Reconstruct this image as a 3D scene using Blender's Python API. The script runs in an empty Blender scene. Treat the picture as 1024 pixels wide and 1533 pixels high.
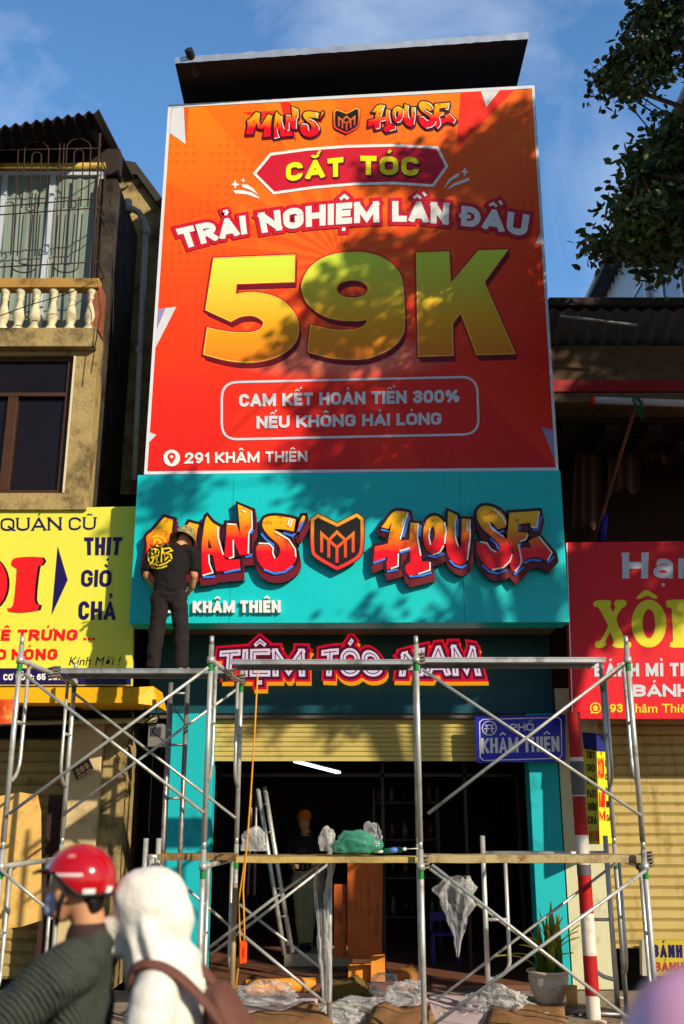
import bpy, bmesh, math, random, unicodedata
from mathutils import Vector, Matrix, noise, kdtree
from mathutils.geometry import tessellate_polygon
random.seed(7)
R = math.radians
SC = bpy.context.scene
COL = SC.collection

# ------------------------------------------------------------------ camera, sky, sun
TH = R(16.9); CAMZ = 1.85; F = 1490.4; CX, CY = 512.0, 766.5
cam_d = bpy.data.cameras.new('camera')
cam_d.sensor_fit = 'VERTICAL'; cam_d.sensor_height = 36.0; cam_d.sensor_width = 24.0
cam_d.lens = F / 1533.0 * 36.0
cam_d.clip_end = 800
cam_d.dof.use_dof = True; cam_d.dof.focus_distance = 11.3; cam_d.dof.aperture_fstop = 1.6
cam = bpy.data.objects.new('camera', cam_d); COL.objects.link(cam)
cam.location = (0, 0, CAMZ); cam.rotation_euler = (R(90) + TH, 0, 0)
SC.camera = cam

SUN = Vector((0.60, -0.655, 0.455)).normalized()       # towards the sun: low, behind the camera, to the right
SUN_EL = math.asin(SUN.z); SUN_AZ = math.atan2(SUN.x, SUN.y)
w = bpy.data.worlds.new('World'); SC.world = w; w.use_nodes = True
nt = w.node_tree; N = nt.nodes; N.clear()
out = N.new('ShaderNodeOutputWorld'); bg = N.new('ShaderNodeBackground')
sky = N.new('ShaderNodeTexSky'); sky.sky_type = 'NISHITA'; sky.sun_disc = False
sky.sun_elevation = SUN_EL; sky.sun_rotation = SUN_AZ
sky.air_density = 1.0; sky.dust_density = 0.35; sky.ozone_density = 2.0
tc = N.new('ShaderNodeTexCoord')
mp = N.new('ShaderNodeMapping'); mp.inputs['Scale'].default_value = (2.6, 2.0, 3.4); mp.inputs['Rotation'].default_value = (0.3, 0.5, 0.2)
mp.inputs['Location'].default_value = (0.35, 0.1, 0.0)
nz = N.new('ShaderNodeTexNoise'); nz.inputs['Scale'].default_value = 1.3; nz.inputs['Detail'].default_value = 9; nz.inputs['Roughness'].default_value = 0.55
nz.inputs['Distortion'].default_value = 0.5
rp = N.new('ShaderNodeValToRGB'); rp.color_ramp.elements[0].position = 0.43; rp.color_ramp.elements[1].position = 0.80
rp.color_ramp.elements[0].color = (0, 0, 0, 1); rp.color_ramp.elements[1].color = (.75, .75, .75, 1)
mx = N.new('ShaderNodeMixRGB'); mx.inputs['Color2'].default_value = (3.9, 4.3, 4.9, 1)
hs = N.new('ShaderNodeHueSaturation'); hs.inputs['Saturation'].default_value = 1.2
L = nt.links.new
L(tc.outputs['Generated'], mp.inputs['Vector']); L(mp.outputs[0], nz.inputs['Vector']); L(nz.outputs['Fac'], rp.inputs['Fac'])
L(rp.outputs['Color'], mx.inputs['Fac']); L(sky.outputs['Color'], hs.inputs['Color']); L(hs.outputs['Color'], mx.inputs['Color1'])
sx = N.new('ShaderNodeSeparateXYZ'); L(tc.outputs['Generated'], sx.inputs[0])
ml = N.new('ShaderNodeMapRange'); ml.inputs['From Min'].default_value = -0.1; ml.inputs['From Max'].default_value = 0.75; ml.inputs['To Min'].default_value = 0.75; ml.inputs['To Max'].default_value = 1.95
L(sx.outputs['Y'], ml.inputs['Value']); vm = N.new('ShaderNodeVectorMath'); vm.operation = 'SCALE'; L(mx.outputs['Color'], vm.inputs[0]); L(ml.outputs[0], vm.inputs['Scale'])
L(vm.outputs[0], bg.inputs['Color']); bg.inputs['Strength'].default_value = 0.11
L(bg.outputs[0], out.inputs['Surface'])
sl = bpy.data.lights.new('sun', 'SUN'); sl.energy = 4.6; sl.angle = R(0.8); sl.color = (1.0, 0.87, 0.66)
so = bpy.data.objects.new('sun', sl); COL.objects.link(so); so.location = (12, -12, 12)
so.rotation_euler = SUN.to_track_quat('Z', 'Y').to_euler()
SC.view_settings.view_transform = 'Standard'; SC.view_settings.look = 'None'
SC.view_settings.exposure = 0.2; SC.view_settings.gamma = 1.0
SC.render.engine = 'CYCLES'
SC.cycles.use_denoising = True
SC.cycles.max_bounces = 6; SC.cycles.transparent_max_bounces = 24; SC.cycles.caustics_reflective = False; SC.cycles.caustics_refractive = False

# ------------------------------------------------------------------ measuring: a photo pixel seen on the plane y = Y, or at height z
FW = Vector((0, math.cos(TH), math.sin(TH))); UPV = Vector((0, -math.sin(TH), math.cos(TH)))
def ray(px, py): return FW * F + Vector((px - CX, 0, 0)) + UPV * (CY - py)
def P(px, py, Y):
    d = ray(px, py); return Vector((0, 0, CAMZ)) + d * (Y / d.y)
def PG(px, py, z):
    d = ray(px, py); return Vector((0, 0, CAMZ)) + d * ((z - CAMZ) / d.z)
def proj(p):
    v = p - Vector((0, 0, CAMZ)); z = v.dot(FW)
    if z <= 0.05: return (-9999, -9999)
    return (CX + F * v.x / z, CY - F * v.dot(UPV) / z)
def ZP(py, Y): return P(512, py, Y).z
def XP(px, py, Y): return P(px, py, Y).x

# ------------------------------------------------------------------ materials
def lin(v): v /= 255.0; return v / 12.92 if v <= 0.04045 else ((v + 0.055) / 1.055) ** 2.4
def c(r, g, b): return (lin(r), lin(g), lin(b), 1.0)
MATS = {}
def mat(name, col, rough=0.6, metal=0.0, var=0.12, vscale=6.0, bump=0.0, bscale=40.0, dirt=None, dscale=2.5, damt=0.5, spec=0.28, streak=False, coat=0.0, emit=None):
    if name in MATS: return MATS[name]
    m = bpy.data.materials.new(name); m.use_nodes = True
    t = m.node_tree; n = t.nodes; l = t.links.new; b = n['Principled BSDF']
    b.inputs['Roughness'].default_value = rough; b.inputs['Metallic'].default_value = metal
    b.inputs['Specular IOR Level'].default_value = spec; b.inputs['Coat Weight'].default_value = coat
    tc = n.new('ShaderNodeTexCoord'); no = n.new('ShaderNodeTexNoise'); no.inputs['Scale'].default_value = vscale; no.inputs['Detail'].default_value = 6
    l(tc.outputs['Object'], no.inputs['Vector'])
    mx = n.new('ShaderNodeMixRGB'); l(no.outputs['Fac'], mx.inputs['Fac'])
    mx.inputs['Color1'].default_value = tuple(max(0, x * (1 - var)) for x in col[:3]) + (1,)
    mx.inputs['Color2'].default_value = tuple(min(1, x * (1 + var)) for x in col[:3]) + (1,)
    cur = mx.outputs['Color']
    if dirt:
        mp = n.new('ShaderNodeMapping'); l(tc.outputs['Object'], mp.inputs['Vector'])
        if streak: mp.inputs['Scale'].default_value = (3.0, 3.0, 0.5)
        n2 = n.new('ShaderNodeTexNoise'); n2.inputs['Scale'].default_value = dscale; n2.inputs['Detail'].default_value = 10; n2.inputs['Roughness'].default_value = 0.68
        l(mp.outputs[0], n2.inputs['Vector'])
        r = n.new('ShaderNodeValToRGB'); r.color_ramp.elements[0].position = 0.62 - 0.3 * damt; r.color_ramp.elements[1].position = 0.78 - 0.2 * damt
        l(n2.outputs['Fac'], r.inputs['Fac'])
        m2 = n.new('ShaderNodeMixRGB'); l(r.outputs['Color'], m2.inputs['Fac']); l(cur, m2.inputs['Color1']); m2.inputs['Color2'].default_value = dirt
        cur = m2.outputs['Color']
    l(cur, b.inputs['Base Color'])
    rr = n.new('ShaderNodeMapRange'); rr.inputs['To Min'].default_value = max(.02, rough - .1); rr.inputs['To Max'].default_value = min(1, rough + .1)
    l(no.outputs['Fac'], rr.inputs['Value']); l(rr.outputs[0], b.inputs['Roughness'])
    if bump:
        n3 = n.new('ShaderNodeTexNoise'); n3.inputs['Scale'].default_value = bscale; n3.inputs['Detail'].default_value = 8
        l(tc.outputs['Object'], n3.inputs['Vector'])
        bp = n.new('ShaderNodeBump'); bp.inputs['Strength'].default_value = bump; bp.inputs['Distance'].default_value = 0.02
        l(n3.outputs['Fac'], bp.inputs['Height']); l(bp.outputs[0], b.inputs['Normal'])
    if emit:
        b.inputs['Emission Color'].default_value = emit[0]; b.inputs['Emission Strength'].default_value = emit[1]
    MATS[name] = m; return m
def grad(name, stops, axis='Z', rough=0.45, spots=None):
    """printed colour gradient along the mesh's own bounding box"""
    if name in MATS: return MATS[name]
    m = bpy.data.materials.new(name); m.use_nodes = True
    t = m.node_tree; n = t.nodes; l = t.links.new; b = n['Principled BSDF']; b.inputs['Roughness'].default_value = rough; b.inputs['Specular IOR Level'].default_value = .25
    tc = n.new('ShaderNodeTexCoord'); sp = n.new('ShaderNodeSeparateXYZ'); l(tc.outputs['Generated'], sp.inputs[0])
    r = n.new('ShaderNodeValToRGB'); els = r.color_ramp.elements
    els[0].position, els[0].color = stops[0]; els[1].position, els[1].color = stops[-1]
    for p_, c_ in stops[1:-1]: e = els.new(p_); e.color = c_
    l(sp.outputs[axis], r.inputs['Fac']); cur = r.outputs['Color']
    if spots:
        no = n.new('ShaderNodeTexNoise'); no.inputs['Scale'].default_value = 14; l(tc.outputs['Object'], no.inputs['Vector'])
        r2 = n.new('ShaderNodeValToRGB'); r2.color_ramp.elements[0].position = .58; r2.color_ramp.elements[1].position = .66; r2.color_ramp.elements[1].color = (.55, .55, .55, 1)
        l(no.outputs['Fac'], r2.inputs['Fac'])
        mx = n.new('ShaderNodeMixRGB'); l(r2.outputs['Color'], mx.inputs['Fac']); l(cur, mx.inputs['Color1']); mx.inputs['Color2'].default_value = spots; cur = mx.outputs['Color']
    l(cur, b.inputs['Base Color']); MATS[name] = m; return m

def billboard_mat():
    m = bpy.data.materials.new('printed_banner'); m.use_nodes = True
    t = m.node_tree; n = t.nodes; l = t.links.new; b = n['Principled BSDF']; b.inputs['Roughness'].default_value = .42; b.inputs['Specular IOR Level'].default_value = .25
    tc = n.new('ShaderNodeTexCoord'); sp = n.new('ShaderNodeSeparateXYZ'); l(tc.outputs['Generated'], sp.inputs[0])
    def M(op, a, b2=None, c2=None):
        q = n.new('ShaderNodeMath'); q.operation = op
        for i, v in enumerate((a, b2, c2)):
            if v is None: continue
            if isinstance(v, (int, float)): q.inputs[i].default_value = v
            else: l(v, q.inputs[i])
        return q.outputs[0]
    X, Z = sp.outputs['X'], sp.outputs['Z']
    r = n.new('ShaderNodeValToRGB'); e = r.color_ramp.elements
    e[0].position = 0.0; e[0].color = c(214, 22, 26); e[1].position = 1.0; e[1].color = c(255, 132, 16)
    for p_, c_ in ((.22, c(236, 40, 22)), (.5, c(248, 74, 18)), (.75, c(252, 104, 14))): q = e.new(p_); q.color = c_
    # slight diagonal: left side stays orange further down
    l(M('ADD', Z, M('MULTIPLY', M('SUBTRACT', 0.5, X), 0.12)), r.inputs['Fac']); cur = r.outputs['Color']
    dx = M('SUBTRACT', X, 0.47); dz = M('SUBTRACT', Z, 0.52)
    ang = M('ARCTAN2', dz, dx)
    s = M('SINE', M('MULTIPLY', ang, 24.0)); rays = M('MULTIPLY', M('GREATER_THAN', s, 0.0), 0.22)
    s2 = M('SINE', M('ADD', M('MULTIPLY', ang, 9.0), 1.0)); rays2 = M('MULTIPLY', M('GREATER_THAN', s2, 0.35), 0.30)
    dist = M('SQRT', M('ADD', M('MULTIPLY', dx, dx), M('MULTIPLY', dz, dz)))
    # halftone dots
    gx = M('SINE', M('MULTIPLY', M('ADD', X, Z), 140.0)); gz = M('SINE', M('MULTIPLY', M('SUBTRACT', X, Z), 140.0))
    dots = M('GREATER_THAN', M('MULTIPLY', gx, gz), 0.35)
    no = n.new('ShaderNodeTexNoise'); no.inputs['Scale'].default_value = 3.2; l(tc.outputs['Generated'], no.inputs['Vector'])
    dmask = M('MULTIPLY', dots, M('MULTIPLY', M('GREATER_THAN', no.outputs['Fac'], 0.5), 0.3))
    def mix(fac, col):
        nonlocal cur
        q = n.new('ShaderNodeMixRGB'); l(fac, q.inputs['Fac']); l(cur, q.inputs['Color1']); q.inputs['Color2'].default_value = col; cur = q.outputs['Color']
    mix(M('MULTIPLY', rays, M('GREATER_THAN', 0.30, dist)), c(255, 150, 30))
    mix(M('MULTIPLY', rays2, M('GREATER_THAN', dist, 0.22)), c(255, 60, 12))
    mix(dmask, c(228, 50, 12))
    # pale printed glow under the big figures
    gl = M('MULTIPLY', M('SUBTRACT', 1.0, M('MINIMUM', 1.0, M('ADD', M('MULTIPLY', M('POWER', M('ABSOLUTE', M('DIVIDE', dx, 0.30)), 2.0), 1.0), M('POWER', M('ABSOLUTE', M('DIVIDE', M('SUBTRACT', Z, 0.275), 0.06)), 2.0)))), 0.38)
    mix(gl, c(238, 190, 170))
    l(cur, b.inputs['Base Color']); return m

def film_mat(name, tint, density):
    if name in MATS: return MATS[name]
    m = bpy.data.materials.new(name); m.use_nodes = True
    t = m.node_tree; n = t.nodes; l = t.links.new; n.clear()
    o = n.new('ShaderNodeOutputMaterial'); tr = n.new('ShaderNodeBsdfTransparent'); pb = n.new('ShaderNodeBsdfPrincipled'); mi = n.new('ShaderNodeMixShader')
    pb.inputs['Base Color'].default_value = tint; pb.inputs['Roughness'].default_value = .12; pb.inputs['Specular IOR Level'].default_value = .9
    tr.inputs['Color'].default_value = tuple(.6 + .4 * x for x in tint[:3]) + (1,)
    lw = n.new('ShaderNodeLayerWeight'); lw.inputs['Blend'].default_value = .35
    mr = n.new('ShaderNodeMapRange'); mr.inputs['To Min'].default_value = density; mr.inputs['To Max'].default_value = min(1, density + .55)
    l(lw.outputs['Facing'], mr.inputs['Value']); l(mr.outputs[0], mi.inputs['Fac'])
    tc = n.new('ShaderNodeTexCoord'); no = n.new('ShaderNodeTexNoise'); no.inputs['Scale'].default_value = 22; no.inputs['Detail'].default_value = 6; l(tc.outputs['Object'], no.inputs['Vector'])
    bp = n.new('ShaderNodeBump'); bp.inputs['Strength'].default_value = .7; bp.inputs['Distance'].default_value = .02; l(no.outputs['Fac'], bp.inputs['Height']); l(bp.outputs[0], pb.inputs['Normal'])
    l(tr.outputs[0], mi.inputs[1]); l(pb.outputs[0], mi.inputs[2]); l(mi.outputs[0], o.inputs['Surface'])
    MATS[name] = m; return m
def glass_mat(name, col, rough=.05):
    return mat(name, col, rough=rough, spec=.8, var=.05)

# ------------------------------------------------------------------ mesh collecting
class MB:
    def __init__(s): s.v = []; s.f = []; s.m = []; s.sm = []
    def add(s, vs, fs, mi=0, smooth=False):
        o = len(s.v); s.v += [Vector(q) for q in vs]
        for f in fs: s.f.append([o + i for i in f]); s.m.append(mi); s.sm.append(smooth)
        return s
    def box(s, x0, x1, y0, y1, z0, z1, mi=0):
        v = [(x0, y0, z0), (x1, y0, z0), (x1, y1, z0), (x0, y1, z0), (x0, y0, z1), (x1, y0, z1), (x1, y1, z1), (x0, y1, z1)]
        return s.add(v, [(0, 3, 2, 1), (4, 5, 6, 7), (0, 1, 5, 4), (1, 2, 6, 5), (2, 3, 7, 6), (3, 0, 4, 7)], mi)
    def quadbox(s, a, b, cc, d, off, mi=0):
        """four corners of a front face and the vector to its back face"""
        v = [Vector(q) for q in (a, b, cc, d)]; v += [q + Vector(off) for q in v]
        return s.add(v, [(0, 1, 2, 3), (7, 6, 5, 4), (0, 4, 5, 1), (1, 5, 6, 2), (2, 6, 7, 3), (3, 7, 4, 0)], mi)
    def tube(s, pts, r, mi=0, n=10, cap=True, smooth=True):
        pts = [Vector(q) for q in pts]; rs = r if isinstance(r, (list, tuple)) else [r] * len(pts)
        vs = []; prev = None
        for i, p in enumerate(pts):
            t = (pts[min(i + 1, len(pts) - 1)] - pts[max(i - 1, 0)]).normalized()
            if prev is None:
                a = t.orthogonal().normalized()
            else:
                a = (prev - t * prev.dot(t)); a = a.normalized() if a.length > 1e-6 else t.orthogonal().normalized()
            prev = a; b = t.cross(a)
            vs += [p + (a * math.cos(2 * math.pi * k / n) + b * math.sin(2 * math.pi * k / n)) * rs[i] for k in range(n)]
        fs = [(i * n + k, i * n + (k + 1) % n, (i + 1) * n + (k + 1) % n, (i + 1) * n + k) for i in range(len(pts) - 1) for k in range(n)]
        s.add(vs, fs, mi, smooth)
        if cap:
            o = len(s.v) - len(vs)
            s.f.append([o + k for k in range(n)][::-1]); s.m.append(mi); s.sm.append(False)
            s.f.append([o + (len(pts) - 1) * n + k for k in range(n)]); s.m.append(mi); s.sm.append(False)
        return s
    def lathe(s, prof, centre=(0, 0, 0), n=24, mi=0, sx=1, sy=1, smooth=True):
        C = Vector(centre); vs = []
        for r, z in prof: vs += [C + Vector((r * sx * math.cos(2 * math.pi * k / n), r * sy * math.sin(2 * math.pi * k / n), z)) for k in range(n)]
        fs = [(i * n + k, i * n + (k + 1) % n, (i + 1) * n + (k + 1) % n, (i + 1) * n + k) for i in range(len(prof) - 1) for k in range(n)]
        return s.add(vs, fs, mi, smooth)
    def build(s, name, mats, parent=None, bevel=0):
        me = bpy.data.meshes.new(name)
        off = parent.matrix_world.translation if parent else Vector()
        if parent and parent.parent: off = parent.location + parent.parent.location
        elif parent: off = parent.location
        me.from_pydata([tuple(q - off) for q in s.v], [], s.f)
        if not isinstance(mats, (list, tuple)): mats = [mats]
        for m in mats: me.materials.append(m)
        me.polygons.foreach_set('material_index', s.m); me.polygons.foreach_set('use_smooth', s.sm); me.update()
        o = bpy.data.objects.new(name, me); COL.objects.link(o)
        if parent: o.parent = parent
        if bevel:
            b = o.modifiers.new('bevel', 'BEVEL'); b.width = bevel; b.segments = 2; b.limit_method = 'ANGLE'
        return o
def thing(name, label, cat, loc=(0, 0, 0), group=None):
    o = bpy.data.objects.new(name, None); COL.objects.link(o); o.location = loc; o.empty_display_size = .1
    tag(o, label, cat, group); return o
def tag(o, label, cat, group=None):
    o['label'] = label; o['category'] = cat
    if group: o['group'] = group
    return o
def struct(o): o['kind'] = 'structure'; return o
def copy_tree(o, parent=None):
    q = o.copy(); COL.objects.link(q)
    if parent: q.parent = parent
    for ch in list(o.children): copy_tree(ch, q)
    return q

# ------------------------------------------------------------------ flat drawing: ribbons and heavy sign lettering
def arc(cx, cy, rx, ry, a0, a1, n=9):
    return [(cx + rx * math.cos(R(a0 + (a1 - a0) * i / n)), cy + ry * math.sin(R(a0 + (a1 - a0) * i / n))) for i in range(n + 1)]
def ribbon(pts, h, ext=0.0, closed=False, lim=2.6):
    pts = [Vector(q) for q in pts]
    pts = [q for i, q in enumerate(pts) if i == 0 or (q - pts[i - 1]).length > 1e-5]
    if closed and (pts[0] - pts[-1]).length < 1e-5: pts.pop()
    n = len(pts); Lr = []
    for i, p in enumerate(pts):
        if closed: d0 = (p - pts[i - 1]).normalized(); d1 = (pts[(i + 1) % n] - p).normalized()
        else:
            d1 = (pts[i + 1] - p).normalized() if i < n - 1 else (p - pts[i - 1]).normalized()
            d0 = (p - pts[i - 1]).normalized() if i > 0 else d1
        q = p.copy()
        if not closed and i == 0: q -= d1 * ext
        if not closed and i == n - 1: q += d0 * ext
        n0 = Vector((-d0.y, d0.x)); n1 = Vector((-d1.y, d1.x)); m = n0 + n1
        m = m.normalized() if m.length > 1e-4 else n0
        k = min(lim, 1.0 / max(.2, m.dot(n0)))
        Lr.append((q + m * h * k, q - m * h * k))
    res = []
    for i in range(n if closed else n - 1):
        a, b = Lr[i], Lr[(i + 1) % n]; res.append([a[0], b[0], b[1], a[1]])
    return res
def clip(poly, lo, hi):
    for sgn, lim in ((1, lo), (-1, -hi)):
        o = []
        for i in range(len(poly)):
            a, b = poly[i], poly[(i + 1) % len(poly)]; da, db = sgn * a[1] - lim, sgn * b[1] - lim
            if da >= 0: o.append(a)
            if (da >= 0) != (db >= 0):
                t = da / (da - db); o.append(Vector((a[0] + (b[0] - a[0]) * t, a[1] + (b[1] - a[1]) * t)))
        poly = o
        if len(poly) < 3: return []
    return poly
A_ = arc
def bowlR(y0, y1, x0=0.0, xs=.45): return [(x0, y1), (xs, y1)] + A_(xs, (y0 + y1) / 2, 1 - xs, (y1 - y0) / 2, 90, -90)[1:] + [(x0, y0)]
RO = [(0, .72)] + A_(.5, .72, .5, .28, 180, 0)[1:] + [(1, .28)] + A_(.5, .28, .5, .28, 0, -180)[1:]
CC = [(1, .69), (1, .72)] + A_(.5, .72, .5, .28, 0, 180)[1:] + [(0, .28)] + A_(.5, .28, .5, .28, 180, 360)[1:] + [(1, .31)]
SS = [(1, .70), (1, .75)] + A_(.5, .75, .5, .25, 0, 180)[1:] + [(0, .70)] + A_(.5, .70, .5, .18, 180, 250)[1:] + A_(.5, .28, .5, .22, 70, 0) + A_(.5, .25, .5, .25, 0, -180)[0:] + [(0, .30)]
G = {
 'A': (.74, [[(0, 0), (.5, 1.02), (1, 0)], [(.2, .26), (.8, .26)]]), 'B': (.66, [[(0, 0), (0, 1)], bowlR(.53, 1), bowlR(0, .53)]),
 'C': (.66, [CC]), 'D': (.68, [[(0, 0), (0, 1)], bowlR(0, 1, 0, .4)]), 'E': (.56, [[(1, 1), (0, 1), (0, 0), (1, 0)], [(0, .51), (.85, .51)]]),
 'G': (.68, [CC[:-1] + [(1, .46), (.6, .46)]]), 'H': (.68, [[(0, 0), (0, 1)], [(1, 0), (1, 1)], [(0, .51), (1, .51)]]), 'I': (0, [[(0, 0), (0, 1)]]),
 'K': (.70, [[(0, 0), (0, 1)], [(1, 1), (.05, .38)], [(.3, .52), (1, 0)]]), 'L': (.54, [[(0, 1), (0, 0), (1, 0)]]),
 'M': (.88, [[(0, 0), (0, 1)], [(1, 0), (1, 1)], [(0, 1), (.5, .12), (1, 1)]]), 'N': (.70, [[(0, 0), (0, 1)], [(1, 0), (1, 1)], [(0, 1), (1, 0)]]),
 'O': (.70, [RO + ['c']]), 'P': (.64, [[(0, 0), (0, 1)], bowlR(.42, 1)]), 'Q': (.72, [RO + ['c'], [(.6, .3), (1.05, -.05)]]),
 'R': (.68, [[(0, 0), (0, 1)], bowlR(.45, 1), [(.5, .45), (1, 0)]]), 'S': (.64, [SS]), 'T': (.62, [[(0, 1), (1, 1)], [(.5, 0), (.5, 1)]]),
 'U': (.68, [[(0, 1), (0, .28)] + A_(.5, .28, .5, .28, 180, 360)[1:] + [(1, 1)]]), 'X': (.72, [[(0, 1), (1, 0)], [(0, 0), (1, 1)]]), 'V': (.7, [[(0, 1), (.5, 0), (1, 1)]]),
 'Y': (.7, [[(0, 1), (.5, .45), (1, 1)], [(.5, 0), (.5, .45)]]),
 '0': (.64, [RO + ['c']]), '1': (.34, [[(.15, .74), (1, 1), (1, 0)]]), '2': (.62, [[(0, .70), (0, .74)] + A_(.5, .74, .5, .26, 180, -30)[1:] + [(0, 0), (1, 0)]]),
 '3': (.62, [[(0, .76)] + A_(.5, .77, .5, .23, 170, -90) + [(.4, .54)], [(.4, .54)] + A_(.5, .27, .5, .27, 90, -170)]),
 '5': (.62, [[(.95, 1), (.05, 1), (0, .52)] + A_(.5, .31, .5, .31, 120, -165)]), '6': (.64, [[(.92, .92), (.5, 1), (.1, .75), (0, .35)] , A_(.5, .31, .5, .31, 0, 360, 16)]),
 '8': (.64, [A_(.5, .77, .42, .23, 0, 360, 16), A_(.5, .28, .5, .28, 0, 360, 16)]), '9': (.64, [A_(.5, .69, .5, .31, 0, 360, 16), [(1, .69), (.95, .3), (.5, 0), (.05, .08)]]),
 '%': (.95, [[(.2, 0), (.8, 1)], A_(.14, .78, .14, .2, 0, 360, 10), A_(.86, .22, .14, .2, 0, 360, 10)]), ':': (0, [[(0, .12), (0, .13)], [(0, .62), (0, .63)]]),
 '.': (0, [[(0, 0), (0, .01)]]), '!': (0, [[(0, .35), (0, 1)], [(0, 0), (0, .02)]]),
 'a': (.56, [[(.05, .64)] + A_(.5, .5, .5, .2, 140, 0) + [(1, 0)], A_(.5, .2, .5, .2, 0, 360, 14)]), 'n': (.58, [[(0, 0), (0, .7)], A_(.5, .42, .5, .28, 180, 0) + [(1, 0)]]),
 'h': (.58, [[(0, 0), (0, 1)], A_(.5, .42, .5, .28, 180, 0) + [(1, 0)]]), 'm': (.9, [[(0, 0), (0, .7)], A_(.25, .45, .25, .25, 180, 0) + [(.5, 0)], A_(.75, .45, .25, .25, 180, 0) + [(1, 0)]]),
 'i': (0, [[(0, 0), (0, .66)], [(0, .96), (0, .98)]]), 'e': (.58, [[(0, .34), (1, .34)] + A_(.5, .35, .5, .35, 0, 320)]),
 't': (.4, [[(.4, .95), (.4, .15), (.9, 0)], [(0, .68), (1, .68)]]),
 'o': (.6, [A_(.5, .34, .5, .34, 0, 360, 16)]), 'x': (.6, [[(0, .68), (1, 0)], [(0, 0), (1, .68)]]),
}
def layout(s, t, k, gap, space):
    x = 0; items = []
    for ch in s:
        if ch == ' ': x += space * k; continue
        base = unicodedata.normalize('NFD', ch); marks = base[1:]; b = base[0]; bar = False
        if ch in 'Đđ': b, marks, bar = 'D', '', True
        wd = G[b][0] * k if G[b][0] > 0 else 0
        W = max(wd, t) if G[b][0] > 0 else t
        items.append((b, marks, bar, x, W)); x += W + gap
    return items, x - gap
def text_polys(s, ratio, t=.24, o=0.0, gap=.10, space=.34, serif=0.0):
    """convex pieces of a line of block lettering; cap height 1, width = ratio; o widens every stroke (for outlines)"""
    lo, hi = .1, 6
    for _ in range(40):
        k = (lo + hi) / 2
        if layout(s, t, k, gap, space)[1] > ratio: hi = k
        else: lo = k
    items, tot = layout(s, t, k, gap, space); groups = []; h = t / 2 + o
    for b, marks, bar, x0, W in items:
        T = lambda q: (x0 + t / 2 + q[0] * (W - t), t / 2 + q[1] * (1 - t))
        for st in G[b][1]:
            closed = st[-1] == 'c'; pts = [T(q) for q in (st[:-1] if closed else st)]
            if not closed and len(pts) > 8 and (Vector(pts[0]) - Vector(pts[-1])).length < 1e-4: closed = True
            groups.append([q for q in (clip(p, -o, 1 + o) for p in ribbon(pts, h, (o if st[0] in ((1, .69), (1, .70), (0, .76), (.05, .64)) else h), closed)) if q])
            if serif and not closed:
                for e in (pts[0], pts[-1]):
                    if e[1] < t / 2 + .01: groups.append(ribbon([(e[0] - serif, t * .22), (e[0] + serif, t * .22)], t * .22 + o, o))
                    elif e[1] > 1 - t / 2 - .01: groups.append(ribbon([(e[0] - serif, 1 - t * .22), (e[0] + serif, 1 - t * .22)], t * .22 + o, o))
        cx = x0 + W / 2; mt = max(.10, t * .58); mh = mt / 2 + o; up = 0; top = 1.0 if b.isupper() else .72
        if bar: groups.append(ribbon([(x0 - t * .35, .5), (x0 + W * .5, .5)], t * .33 + o, o))
        two = any(m in '\u0302\u0306' for m in marks) and any(m in '\u0301\u0300\u0309\u0303' for m in marks)
        for m in marks:
            y = top + .12 + mt * .3
            if m == '\u0302': groups.append(ribbon([(cx - .2, y), (cx, y + .16), (cx + .2, y)], mh * .9, o) if not two else ribbon([(cx - .24, y - .02), (cx - .07, y + .11), (cx + .10, y - .02)], mh * .75, o))
            elif m == '\u0306': groups.append(ribbon(arc(cx, y + .16, .18, .15, 200, 340), mh * .9, o))
            elif m == '\u0301':
                a = (cx + (.14 if two else -.04), y + (.14 if two else 0)); groups.append(ribbon([a, (a[0] + .14, a[1] + .17)], mh * (.8 if two else 1), o))
            elif m == '\u0300':
                a = (cx + (.33 if two else .06), y + (.10 if two else 0)); groups.append(ribbon([a, (a[0] - .14, a[1] + .17)], mh * (.8 if two else 1), o))
            elif m == '\u0309': groups.append(ribbon([(cx - .1, y + .2), (cx + .05, y + .22), (cx + .08, y + .12), (cx, y + .05), (cx, y - .01)], mh * .75, o))
            elif m == '\u0303': groups.append(ribbon([(cx - .2, y), (cx - .1, y + .09), (cx + .08, y + .01), (cx + .2, y + .1)], mh * .8, o))
            elif m == '\u0323': groups.append(ribbon([(cx - mt / 2, -.24), (cx + mt / 2, -.24)], mt / 2 + o, o))
            elif m == '\u031b': groups.append(ribbon([(x0 + W - t * .4, .9), (x0 + W + .1, .98), (x0 + W + .1, 1.12)], mh * .7, o))
    return groups, tot
def quad3(a, b, cc, u):
    l0 = 2 * (u - .5) * (u - 1); l1 = -4 * u * (u - 1); l2 = 2 * u * (u - .5)
    return (a[0] * l0 + b[0] * l1 + cc[0] * l2, a[1] * l0 + b[1] * l1 + cc[1] * l2)
def mid(a, b): return ((a[0] + b[0]) / 2, (a[1] + b[1]) / 2)
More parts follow.
